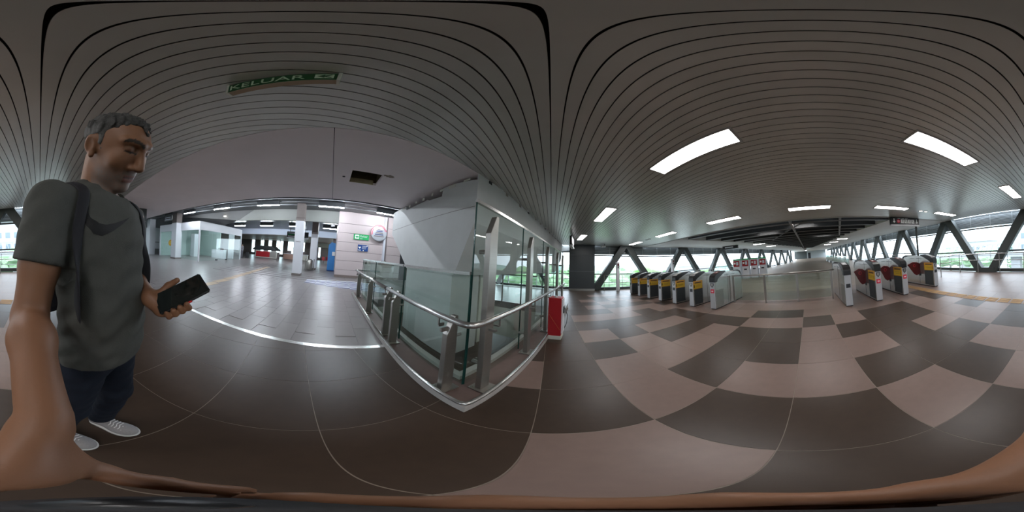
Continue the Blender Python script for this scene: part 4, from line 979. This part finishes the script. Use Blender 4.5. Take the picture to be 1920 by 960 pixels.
# ------------------------------------------------------------------ the man holding the camera stick
class SDF:
    def __init__(s, lo, hi, h):
        s.h = h; s.lo = np.array(lo, np.float32); n = np.ceil((np.array(hi)-np.array(lo))/h).astype(int)+1; s.n = n
        s.g = np.full(n, 1.0, np.float32)
        s.ax = [np.float32(lo[i])+np.arange(n[i], dtype=np.float32)*np.float32(h) for i in range(3)]
    def win(s, lo, hi):
        sl = []
        for i in range(3):
            a = max(0, int((lo[i]-s.lo[i])/s.h)); b = min(s.n[i], int((hi[i]-s.lo[i])/s.h)+2)
            if b <= a: return None
            sl.append(slice(a, b))
        return tuple(sl)
    def pts(s, w):
        return (s.ax[0][w[0]][:,None,None], s.ax[1][w[1]][None,:,None], s.ax[2][w[2]][None,None,:])
    def comb(s, w, d, k, sub=False):
        g = s.g[w]
        if sub:
            d = -d; hh = np.clip(.5-.5*(d-g)/k, 0, 1) if k > 0 else None
            s.g[w] = np.maximum(g, d) if k <= 0 else d*(1-hh)+g*hh+k*hh*(1-hh)*1.0 if False else np.maximum(g, d) + (np.maximum(k-np.abs(g-d), 0)**2/(4*k) if k > 0 else 0)
        else:
            s.g[w] = np.minimum(g, d) - (np.maximum(k-np.abs(g-d), 0)**2/(4*k) if k > 0 else 0)
    def cone(s, a, b, ra, rb, k=.01, sub=False):
        a = np.array(a, float); b = np.array(b, float); R = max(ra, rb)+k+.03
        w = s.win(np.minimum(a,b)-R, np.maximum(a,b)+R)
        if w is None: return
        X, Y, Z = s.pts(w); ba = b-a; L = max(ba@ba, 1e-9)
        t = np.clip(((X-a[0])*ba[0]+(Y-a[1])*ba[1]+(Z-a[2])*ba[2])/L, 0, 1)
        d = np.sqrt((X-a[0]-ba[0]*t)**2+(Y-a[1]-ba[1]*t)**2+(Z-a[2]-ba[2]*t)**2)-(ra+(rb-ra)*t)
        s.comb(w, d.astype(np.float32), k, sub)
    def chain(s, P, Rr, k=.01, kin=.012):
        for i in range(len(P)-1): s.cone(P[i], P[i+1], Rr[i], Rr[i+1], k if i == 0 else kin)
    def ell(s, c, r, M=None, k=.01, sub=False):
        c = np.array(c, float); r = np.array(r, float); M = np.eye(3) if M is None else M   # M columns: local axes in world
        R = max(r)+k+.03
        w = s.win(c-R, c+R)
        if w is None: return
        X, Y, Z = s.pts(w); X = X-c[0]; Y = Y-c[1]; Z = Z-c[2]
        q = [(X*M[0,i]+Y*M[1,i]+Z*M[2,i])/r[i] for i in range(3)]
        k0 = np.sqrt(q[0]**2+q[1]**2+q[2]**2); k1 = np.sqrt((q[0]/r[0])**2+(q[1]/r[1])**2+(q[2]/r[2])**2)
        d = k0*(k0-1)/np.maximum(k1, 1e-6)
        s.comb(w, d.astype(np.float32), k, sub)
    def cut(s, p, n):
        """remove what lies on the side n points to"""
        X, Y, Z = s.pts((slice(None),)*3); n = np.array(n, float); n = n/np.linalg.norm(n)
        s.g = np.maximum(s.g, ((X-p[0])*n[0]+(Y-p[1])*n[1]+(Z-p[2])*n[2]).astype(np.float32))
    def mesh(s, name):
        g = s.g; ins = g < 0; n = np.array(g.shape)-1
        cnt = np.zeros(n, np.int8)
        for dx in (0,1):
            for dy in (0,1):
                for dz in (0,1): cnt += ins[dx:dx+n[0], dy:dy+n[1], dz:dz+n[2]]
        cells = np.argwhere((cnt > 0) & (cnt < 8))
        idx = np.full(n, -1, np.int32); idx[tuple(cells.T)] = np.arange(len(cells))
        acc = np.zeros((len(cells), 3)); num = np.zeros(len(cells))
        cor = [(dx,dy,dz) for dx in (0,1) for dy in (0,1) for dz in (0,1)]
        for a in cor:
            for ax in range(3):
                if a[ax]: continue
                b = list(a); b[ax] = 1
                ga = g[tuple((cells+a).T)]; gb = g[tuple((cells+b).T)]
                m = (ga < 0) != (gb < 0); t = np.where(m, ga/np.where(m, ga-gb, 1), 0)
                p = np.array(a)[None,:]+np.zeros((len(cells),3)); p[:,ax] += t
                acc[m] += p[m]; num[m] += 1
        V = (cells+acc/np.maximum(num,1)[:,None])*s.h+s.lo
        F = []
        for ax in range(3):
            o1, o2 = [i for i in range(3) if i != ax]
            sl0 = [slice(None)]*3; sl1 = [slice(None)]*3; sl0[ax] = slice(0,-1); sl1[ax] = slice(1,None)
            A = ins[tuple(sl0)]; Bm = ins[tuple(sl1)]
            e = np.argwhere(A != Bm)
            e = e[(e[:,o1] > 0) & (e[:,o2] > 0) & (e[:,o1] < n[o1]) & (e[:,o2] < n[o2])]
            q = []
            for d1, d2 in ((1,1),(0,1),(0,0),(1,0)):
                c = e.copy(); c[:,o1] -= d1; c[:,o2] -= d2; q.append(idx[tuple(c.T)])
            q = np.stack(q, 1); fl = A[tuple(e.T)]
            if ax == 1: fl = ~fl
            q[~fl] = q[~fl][:, ::-1]
            F.append(q[(q >= 0).all(1)])
        F = np.concatenate(F)
        me = bpy.data.meshes.new(name); me.from_pydata(V.tolist(), [], F.tolist()); me.update()
        return me, V
def setcol(me, cols):
    ca = me.color_attributes.new('Col', 'FLOAT_COLOR', 'POINT')
    buf = np.ones((len(me.vertices), 4), np.float32); buf[:, :3] = cols; ca.data.foreach_set('color', buf.ravel())
def smooth_mesh(me, it=2):
    bm = bmesh.new(); bm.from_mesh(me)
    for _ in range(it): bmesh.ops.smooth_vert(bm, verts=bm.verts, factor=.5, use_axis_x=True, use_axis_y=True, use_axis_z=True)
    bm.to_mesh(me); bm.free()

man = thing('person', 'man in dark grey T-shirt looking down at the phone in his hand', 'person', (-.15,-.55,0))
manM = Matrix.Translation((-.15,-.55,0)).inverted()
def mlink(name, me, m, parent=man):
    me.transform(manM) if parent is man else None
    return link(name, me, m, parent, smooth=True)
BO = np.array([-.2,-.5,0.0]); yb = math.radians(30); BR = np.array([[math.cos(yb),-math.sin(yb),0],[math.sin(yb),math.cos(yb),0],[0,0,1]])
def bp_(x, y, z): return BO + BR@np.array([x, y, z])
def rot3(yaw, pit, rol):
    c, s_ = math.cos(yaw), math.sin(yaw); Rz = np.array([[c,-s_,0],[s_,c,0],[0,0,1]])
    c, s_ = math.cos(pit), math.sin(pit); Rx = np.array([[1,0,0],[0,c,-s_],[0,s_,c]])
    c, s_ = math.cos(rol), math.sin(rol); Ry = np.array([[c,0,s_],[0,1,0],[-s_,0,c]])
    return Rz@Rx@Ry
HR = rot3(math.radians(31.0), math.radians(-38), math.radians(19)); HO = np.array([-.199,-.418,1.573])
def hp(x, y, z): return HO + HR@np.array([x, y, z])

RSH, REL, RWR = np.array([-.03,-.405,1.375]), np.array([.028,-.362,1.10]), np.array([.002,-.135,1.035])
LSH, LEL, LWR = np.array([-.352,-.575,1.375]), np.array([-.405,-.635,1.115]), np.array([-.322,-.392,1.098])
# phone frame
PC = np.array([-.365,-.302,1.127]); PA = np.array([-.665,.582,.462]); PA /= np.linalg.norm(PA)
PN = np.array([.68,.25,.69]); PN -= PA*(PN@PA); PN /= np.linalg.norm(PN)
PW = np.cross(PN, PA); PW = PW if PW[2] > 0 else -PW
def ph(s, w, t): return PC + PA*s + PW*w + PN*t

def head_sdf(f, grow=0.0):
    f.ell(hp(0,-.004,.040), (.072+grow,.085+grow,.072+grow), HR, .02)          # cranium
    f.ell(hp(0,.032,.0), (.063+grow,.066+grow,.085+grow), HR, .03)              # face block
    f.ell(hp(0,.045,-.065), (.05+grow,.05+grow,.052+grow), HR, .03)             # jaw
def body():
    f = SDF((-.52,-.74,.90), (.14,.09,1.74), .0036)
    # torso core, hidden by the shirt
    f.ell(bp_(0,-.005,1.25), (.165,.10,.19), BR, .04); f.ell(bp_(0,.0,1.02), (.15,.10,.2), BR, .05)
    f.cone(RSH, LSH, .055, .055, .05)
    # neck
    f.cone(bp_(.0,-.035,1.40), hp(0,-.022,-.05), .060, .054, .03)
    head_sdf(f)
    # chin, cheeks, brow, nose, mouth
    f.ell(hp(0,.082,-.100), (.024,.018,.018), HR, .02)
    for s in (-1,1):
        f.ell(hp(.04*s,.066,-.018), (.024,.022,.026), HR, .02)
        f.cone(hp(.012*s,.092,.042), hp(.05*s,.072,.042), .011, .009, .014)
        f.ell(hp(.032*s,.093,.022), (.018,.014,.011), HR, .008, sub=True)
        f.ell(hp(.032*s,.077,.019), (.0155,.0135,.0135), HR, .003)
        f.ell(hp(.017*s,.098,-.030), (.010,.012,.009), HR, .007)
    f.cone(hp(0,.090,.030), hp(0,.113,-.022), .0085, .0125, .009)
    f.ell(hp(0,.110,-.027), (.012,.012,.010), HR, .006)
    for s in (-1,1): f.ell(hp(.008*s,.112,-.037), (.004,.005,.003), HR, .002, sub=True)
    f.cone(hp(-.02,.083,-.056), hp(.02,.083,-.056), .010, .010, .008)
    f.cone(hp(-.017,.088,-.070), hp(.017,.088,-.070), .009, .009, .006)
    f.cone(hp(-.022,.1,-.063), hp(.022,.1,-.063), .0028, .0028, .004, sub=True)
    # ears
    for s in (-1,1):
        Me = HR@rot3(math.radians(18*s), 0, math.radians(8*s))
        f.ell(hp(.074*s,-.006,.004), (.010,.019,.033), Me, .006)
        f.ell(hp(.083*s,-.004,.004), (.007,.011,.021), Me, .004, sub=True)
        f.ell(hp(.073*s,.002,-.026), (.008,.010,.011), HR, .005)
    # arms
    f.chain([RSH, RSH*.45+REL*.55, REL], [.05,.048,.042], .02, .02)
    f.chain([REL, REL*.7+RWR*.3, RWR], [.041,.0435,.029], .02, .03)
    f.chain([LSH, LSH*.5+LEL*.5, LEL], [.05,.046,.040], .02, .02)
    f.chain([LEL, LEL*.7+LWR*.3, LWR], [.039,.041,.027], .02, .03)
    # right hand closed round the stick (stick stands at x=0, y=.012)
    kn = [(.036,-.008,.990),(.040,-.012,.969),(.038,-.016,.948),(.032,-.020,.929)]
    for i, q in enumerate(kn):
        f.cone(RWR+np.array([.006,.02,-.008-.006*i]), q, .021, .0125, .02)
        z = q[2]; rr = .0105-.0007*i
        f.chain([q, (.030,.034-.003*i,z-.002), (.000,.042-.003*i,z-.003), (-.020,.024-.002*i,z-.004)], [.0120,rr,rr,.0085], .006, .004)
    f.ell((.014,-.066,.982), (.027,.046,.036), None, .022)
    f.chain([(.002,-.088,.985),(-.017,-.052,.962),(-.029,-.020,.955),(-.031,.008,.954)], [.020,.0135,.0110,.0092], .015, .006)
    # left hand round the phone
    f.ell(ph(-.058,-.002,-.026), (.040,.036,.017), np.stack([PA,PW,PN],1), .02)
    f.cone(LWR, ph(-.075,.0,-.024), .026, .024, .02)
    f.chain([ph(-.088,.022,-.018), ph(-.060,.040,-.012), ph(-.026,.049,-.002), ph(.008,.044,.010)], [.017,.0135,.0112,.0092], .012, .006)
    for i in range(4):
        s0 = -.062+.0205*i; rr = (.0085,.0095,.0098,.0092)[i]
        f.chain([ph(s0-.004,.004,-.026), ph(s0,-.030,-.026), ph(s0+.002,-.049,-.010), ph(s0+.001,-.044,.0085)], [.012,rr+.001,rr,rr-.0012], .008, .004)
    return f
f = body(); me, V = f.mesh('body'); smooth_mesh(me, 1)
V = np.array([v.co for v in me.vertices]); L = (V-HO)@HR
col = np.tile(np.array([.24,.115,.062]), (len(V),1))
rng = np.random.RandomState(3)
inh = np.linalg.norm(L-np.array([0,0,-.0]), axis=1) < .2
jaw = inh & (L[:,1] > .0) & (L[:,2] < -.035) & (L[:,1]+.6*L[:,2] > -.045)
st_ = np.clip((-.035-L[:,2])/.03, 0, 1)*np.clip((L[:,1]-.0)/.03, 0, 1)*jaw*(.55+.45*rng.rand(len(V)))
col = col*(1-.8*st_[:,None])+np.array([.15,.135,.125])*.8*st_[:,None]
mus = inh & (L[:,1] > .082) & (np.abs(L[:,0]) < .03) & (L[:,2] < -.041) & (L[:,2] > -.054)
col[mus] = col[mus]*.45+np.array([.09,.075,.065])*.55
lip = inh & (L[:,1] > .085) & (np.abs(L[:,0]) < .023) & (L[:,2] < -.056) & (L[:,2] > -.078); col[lip] = (.17,.07,.055)
mo = inh & (L[:,1] > .08) & (np.abs(L[:,0]) < .023) & (np.abs(L[:,2]+.0635) < .0025); col[mo] = (.06,.025,.02)
for s in (-1,1):
    bw = inh & (np.abs(L[:,0]-.033*s) < .024) & (L[:,1] > .06) & (np.abs(L[:,2]-.047+4.5*(np.abs(L[:,0])-.036)**2*4) < .0052-.05*np.maximum(np.abs(L[:,0])-.035,0)); col[bw] = (.035,.026,.02)
    ey_ = inh & (np.abs(L[:,0]-.032*s) < .0155) & (L[:,1] > .075) & (np.abs(L[:,2]-.0125) < .0028); col[ey_] = (.025,.018,.015)
    el_ = inh & (np.abs(L[:,0]-.032*s) < .018) & (L[:,1] > .07) & (L[:,2] > .0153) & (L[:,2] < .03); col[el_] *= .72
setcol(me, col)
mlink('body', me, attr_mat('skin', .5, .4, .15, 220))
# hair
f = SDF(tuple(HO-.16), tuple(HO+.16), .0034)
head_sdf(f, .006)
X, Y, Z = f.pts((slice(None),)*3)
lx = (X-HO[0])*HR[0,0]+(Y-HO[1])*HR[1,0]+(Z-HO[2])*HR[2,0]; ly = (X-HO[0])*HR[0,1]+(Y-HO[1])*HR[1,1]+(Z-HO[2])*HR[2,1]; lz = (X-HO[0])*HR[0,2]+(Y-HO[1])*HR[1,2]+(Z-HO[2])*HR[2,2]
f.g += (.004*np.sin(lx*260+ly*90)*np.sin(ly*170+lz*60)+.003*np.sin(lx*420-ly*160+lz*90)-.003*np.clip((lz-.05)/.06,0,1)-.002*np.clip((ly-.04)/.05,0,1)*(lz > .06)).astype(np.float32)
lim = np.where(ly > .02, .032+.066*np.clip((ly-.015)/.045,0,1)-.03*np.clip((.03-np.abs(lx))/.03,0,1)*np.clip((ly-.05)/.03,0,1), np.where(ly > -.03, .028+.0*ly, .028-.10*np.clip((-.03-ly)/.04,0,1)))
f.g += (.0065*np.clip(1-(lz-lim)/.035,0,1)).astype(np.float32)
side = (np.abs(lx) > .056) & (ly > .012) & (ly < .028) & (lz > -.004)
f.g = np.maximum(f.g, np.where(side, -1, lim-lz).astype(np.float32))
inner = SDF(tuple(HO-.16), tuple(HO+.16), .0034); head_sdf(inner, -.004)
f.g = np.maximum(f.g, -inner.g)
me, V = f.mesh('hair'); smooth_mesh(me, 1)
V = np.array([v.co for v in me.vertices]); L = (V-HO)@HR
gq = .04+.07*np.clip((.07-L[:,2])/.05,0,1)+.04*rng.rand(len(V))
setcol(me, np.stack([gq, gq*.97, gq*.92],1))
mlink('hair', me, attr_mat('hair', .75, .25, .8, 500))
# T-shirt
f = SDF((-.56,-.80,.84), (.14,-.22,1.52), .0056)
f.ell(bp_(0,.0,1.26), (.188,.122,.20), BR, .04); f.ell(bp_(0,.012,1.03), (.172,.128,.24), BR, .06); f.ell(bp_(0,0,.90), (.172,.122,.12), BR, .05)
f.cone(bp_(.135,-.015,1.375), bp_(-.115,-.015,1.375), .062, .062, .05)
f.cone(bp_(.06,-.03,1.425), bp_(-.06,-.03,1.425), .05, .05, .04)
d_ = REL-RSH
f.cone(RSH, RSH+d_*.60, .061, .066, .03)
dl_ = LEL-LSH
f.cone(LSH, LSH+dl_*.6, .060, .064, .03)
X, Y, Z = f.pts((slice(None),)*3)
f.g += (.0028*np.sin(X*38+Z*55)*np.sin(Y*46-Z*30+1)+.002*np.sin(Z*95+X*30)*np.sin(X*60-Y*50)).astype(np.float32)
arm = SDF((-.56,-.80,.84), (.14,-.22,1.52), .0056)
f.cut((0,0,.882), (0,0,-1))
g0 = f.g.copy()
# sleeve hems: trim only the sleeve volume
def trim(A, B, t):
    p = A+(B-A)*t; n = (B-A)/np.linalg.norm(B-A)
    X, Y, Z = f.pts((slice(None),)*3)
    near = (X-p[0])**2+(Y-p[1])**2+(Z-p[2])**2 < .085**2
    side = (X-p[0])*n[0]+(Y-p[1])*n[1]+(Z-p[2])*n[2]
    lx_ = (X-BO[0])*BR[0,0]+(Y-BO[1])*BR[1,0]
    f.g = np.where(near & (np.abs(lx_) > .165), np.maximum(f.g, side), f.g).astype(np.float32)
trim(RSH, REL, .54); trim(LSH, LEL, .54)
# neckline
nk = SDF((-.56,-.80,.84), (.14,-.22,1.52), .0056)
nk.cone(bp_(.0,.015,1.46), bp_(.0,-.03,1.56), .072, .08, .01)
f.g = np.maximum(f.g, -nk.g)
me, V = f.mesh('t_shirt'); smooth_mesh(me, 1)
bv_shirt = BVHTree.FromPolygons([v.co.copy() for v in me.vertices], [tuple(p.vertices) for p in me.polygons])
M_shirt = mat('shirt_fabric', (.085,.087,.079), .9, spec=.15, var=.12, vscale=40, bump=.25, bscale=500)
shirt = mlink('t_shirt', me, M_shirt)
# curved emblem on the chest, laid on the cloth
fwd = Vector(BR@np.array([0,1,0]))
def onshirt(x, z, off=.0015, fr=None):
    p = Vector(bp_(x, .4, z)); h = bv_shirt.ray_cast(p, -fwd)
    if h[0] is None: return Vector(bp_(x,.1,z))
    return h[0]+h[1]*off
SHX = .078
up_ = [(.058,1.352),(.060,1.335),(.057,1.318),(.045,1.306),(.028,1.304),(.0,1.310),(-.03,1.321),(-.058,1.333)]
lo_ = [(.058,1.352),(.070,1.325),(.072,1.300),(.060,1.282),(.040,1.276),(.012,1.288),(-.024,1.309),(-.058,1.333)]
vsn, fsn = [], []
NS = 40
for i in range(NS+1):
    t = i/NS*(len(up_)-1); a = min(int(t), len(up_)-2); u = t-a
    pu = [up_[a][j]*(1-u)+up_[a+1][j]*u for j in (0,1)]; pl = [lo_[a][j]*(1-u)+lo_[a+1][j]*u for j in (0,1)]
    for q in range(6):
        w_ = q/5; vsn.append(onshirt(SHX+pu[0]*(1-w_)+pl[0]*w_, pu[1]*(1-w_)+pl[1]*w_+.014))
for i in range(NS):
    for q in range(5): fsn.append((i*6+q, i*6+q+1, (i+1)*6+q+1, (i+1)*6+q))
me = bpy.data.meshes.new('emblem'); me.from_pydata([tuple(v) for v in vsn], [], fsn); me.transform(manM)
link('emblem', me, mat('emblem_black', (.005,.005,.006), .7), shirt)
# trousers
f = SDF((-.46,-.80,.02), (.14,-.26,1.0), .007)
f.ell(bp_(0,-.01,.90), (.155,.112,.13), BR, .04)
for hipx, kn_, an_ in ((.088, (-.075,-.47,.50), (-.045,-.565,.085)), (-.088, (-.285,-.545,.50), (-.245,-.605,.085))):
    f.chain([bp_(hipx,-.01,.86), kn_, an_], [.092,.068,.060], .04, .03)
X, Y, Z = f.pts((slice(None),)*3)
f.g += (.003*np.sin(Z*60+X*30)*np.sin(Y*50+Z*25)).astype(np.float32)
f.cut((0,0,.055), (0,0,-1)); f.cut((0,0,.95), (0,0,1))
me, V = f.mesh('trousers'); smooth_mesh(me, 1)
mlink('trousers', me, mat('trouser_fabric', (.012,.016,.026), .85, spec=.2, var=.15, vscale=30, bump=.2, bscale=400))
# shoes
def shoe(tip, heel):
    tip = np.array([*tip,0.]); heel = np.array([*heel,0.]); d = tip-heel; Ln = np.linalg.norm(d); d = d/Ln; r_ = np.array([d[1],-d[0],0])
    def q(a, b, z): return heel+d*a+r_*b+np.array([0,0,z])
    f = SDF(tuple(np.minimum(tip,heel)-.1), tuple(np.maximum(tip,heel)+np.array([.1,.1,.16])), .004)
    f.cone(q(.045,0,.055), q(Ln-.055,.0,.040), .040, .036, .02); f.cone(q(.04,0,.05), q(.06,0,.095), .038, .040, .02)
    f.ell(q(Ln-.075,0,.036), (.048,.074,.036), np.stack([r_,d,np.array([0,0,1])],1), .02)
    f.ell(q(.055,0,.125), (.028,.040,.04), np.stack([r_,d,np.array([0,0,1])],1), .005, sub=True)
    f.cut((0,0,.018), (0,0,-1))
    me, V = f.mesh('shoe'); smooth_mesh(me, 1)
    sh_ = mlink('shoe', me, mat('shoe_mesh', (.30,.29,.29), .85, var=.15, vscale=120, bump=.4, bscale=500))
    f = SDF(tuple(np.minimum(tip,heel)-.1), tuple(np.maximum(tip,heel)+np.array([.1,.1,.16])), .004)
    f.cone(q(.045,0,.018), q(Ln-.055,.0,.018), .043, .046, .02); f.ell(q(Ln-.075,0,.018), (.053,.080,.03), np.stack([r_,d,np.array([0,0,1])],1), .02)
    f.cut((0,0,.0015), (0,0,-1)); f.cut((0,0,.026), (0,0,1))
    me, V = f.mesh('sole'); me.transform(manM); link('sole', me, mat('shoe_sole', (.62,.62,.60), .6), sh_, smooth=True)
    for i in range(5):
        a = Ln-.155+.016*i+.02; z = .083-.0065*(i-5)*0
        b = MB(); zc_ = .088+.010*(4-i)*.75 if False else .079+(.004*(4-i))
        pts = [Vector(manM@Vector(q(a+ (.008 if s_ > 0 else -.002), .030*s_, zc_-.012*abs(s_)))) for s_ in (-1,-.5,0,.5,1)]
        b.tube(pts, .0035, 6).build('lace', mat('lace_white', (.7,.69,.68), .8), sh_, smooth=True)
shoe((-.325,-.418), (-.212,-.645)); shoe((-.132,-.372), (-.012,-.600))
# phone
pm = Matrix(((PA[0],PW[0],PN[0],PC[0]),(PA[1],PW[1],PN[1],PC[1]),(PA[2],PW[2],PN[2],PC[2]),(0,0,0,1)))
phn = thing('smartphone', 'black smartphone with a red side key in the man\'s hand', 'phone', (0,0,0)); phn.matrix_world = pm
MB().box(-.080,.080,-.0375,.0375,-.0065,.0045).build('case', M_black, phn, bevel=.004, seg=3)
MB().box(-.075,.075,-.0335,.0335,.0045,.0052).build('screen', mat('phone_glass', (.012,.016,.015), .06, spec=.8), phn)
MB().box(-.005,.018,-.0405,-.037,-.003,.003).build('red_key', mat('key_red', (.7,.03,.03), .4), phn)
MB().box(.045,.07,-.028,.028,-.0085,-.006).build('camera_bump', M_blackm, phn)
# camera stick in the other hand
stk = thing('camera_stick', 'short black camera stick gripped in the man\'s outstretched hand', 'stick', (0,.012,.87))
MB().lathe([(.011,0),(.013,.02),(.013,.16),(.009,.17),(.007,.18)],16).build('grip', M_blackm, stk, smooth=True)
MB().tube([(0,0,.18),(0,-.006,.255)],.005,10).build('rod', M_black, stk, smooth=True)
# backpack worn on the back
bpk = thing('backpack', 'black backpack with shoulder straps on the man\'s back', 'backpack', tuple(bp_(0,-.2,.98)), yb)
MB().box(-.135,.135,-.12,.03,0,.42).build('bag', mat('bag_fabric', (.010,.010,.014), .8, var=.2, vscale=30), bpk, bevel=.04, seg=4, smooth=True)
MB().box(-.1,.1,-.15,-.11,.04,.24).build('front_pocket', mat('bag_fabric', (.010,.010,.014), .8), bpk, bevel=.015, seg=2, smooth=True)
inv = Matrix.Translation(tuple(bp_(0,-.2,.98))) @ Matrix.Rotation(yb, 4, 'Z'); inv = inv.inverted()
for sx in (1,-1):
    vsb, fsb = [], []
    for x_, z_ in ((.178,1.08),(.182,1.14),(.181,1.20),(.177,1.27),(.166,1.33),(.150,1.38)):
        for e in (-.019,.017): vsb.append(onshirt((x_+e)*sx, z_, .006))
    for yy in (.05,.02,-.03,-.07):
        for e in (-.021,.021):
            h = bv_shirt.ray_cast(Vector(bp_((.135+e)*sx, yy, 1.7)), Vector((0,0,-1)))
            vsb.append((h[0]+h[1]*.006) if h[0] is not None else Vector(bp_((.135+e)*sx, yy, 1.43)))
    for zz in (1.36,1.2,1.05):
        for e in (-.021,.021): vsb.append(Vector(bp_((.11+e)*sx, -.15, zz)))
    nn = len(vsb)//2
    for i in range(nn-1): fsb.append((2*i,2*i+1,2*i+3,2*i+2))
    me = bpy.data.meshes.new('shoulder_strap'); me.from_pydata([tuple(inv@v) for v in vsb], [], fsb)
    o = link('shoulder_strap', me, mat('strap_fabric', (.009,.009,.013), .8), bpk, smooth=True)
    sd = o.modifiers.new('thick', 'SOLIDIFY'); sd.thickness = .008; sd.offset = 0
    ss = o.modifiers.new('round', 'SUBSURF'); ss.levels = 2; ss.render_levels = 2

# distant traveller seen past the kiosk
def far_person(label, E_, N_, face):
    t = thing('person', label, 'person', BL(E_, N_), RB+face)
    f = SDF((-.35,-.3,0), (.35,.3,1.75), .018)
    f.ell((0,0,1.25), (.2,.12,.28), None, .05); f.ell((0,0,.95), (.17,.12,.15), None, .05); f.ell((0,.02,1.6), (.075,.09,.11), None, .02); f.cone((0,0,1.45),(0,.01,1.55),.055,.05,.03)
    for s in (-1,1):
        f.chain([(.09*s,0,.9),(.1*s,.03,.5),(.1*s,0,.06)],[.09,.065,.05],.03,.02); f.cone((.1*s,-.02,.04),(.1*s,.12,.035),.042,.036,.02)
        f.chain([(.2*s,0,1.42),(.27*s,0,1.12),(.25*s,.12,.9)],[.055,.045,.035],.03,.02)
        for q in range(4): f.cone((.25*s,.12,.9),(.25*s+.012*(q-1.5),.16,.83),.02,.012,.01)
        f.cone((.25*s,.12,.9),(.22*s,.16,.87),.02,.012,.01)
    me, V = f.mesh('body'); V = np.array([v.co for v in me.vertices])
    c = np.tile(np.array([.22,.21,.23]), (len(V),1)); c[V[:,2] < .92] = (.12,.12,.14); c[V[:,2] > 1.49] = (.25,.14,.09); c[(V[:,2] > 1.62) | ((V[:,2] > 1.55) & (V[:,1] < 0))] = (.02,.018,.016); c[V[:,2] < .1] = (.05,.05,.05)
    setcol(me, c); link('body', me, attr_mat('far_person', .8), t, smooth=True)
far_person('distant person in grey standing past the glazed kiosk', -10.6, 17.4, 2.6)
sc_ = thing('suitcase', 'dark upright suitcase beside the distant person', 'suitcase', BL(-9.9,17.5), RB)
MB().box(-.2,.2,-.14,.14,.05,.75).build('shell', M_blackm, sc_, bevel=.03, seg=2)
build_each(MB().tube([(-.12,0,.75),(-.12,0,1.0)],.012,6).tube([(.12,0,.75),(.12,0,1.0)],.012,6).tube([(-.12,0,1.0),(.12,0,1.0)],.015,6), 'handle', M_black, sc_)
for sx in (-.15,.15): MB().lathe([(.03,-.02),(.03,.02)],10,(sx,-.1,.03),'x').build('wheel', M_black, sc_)
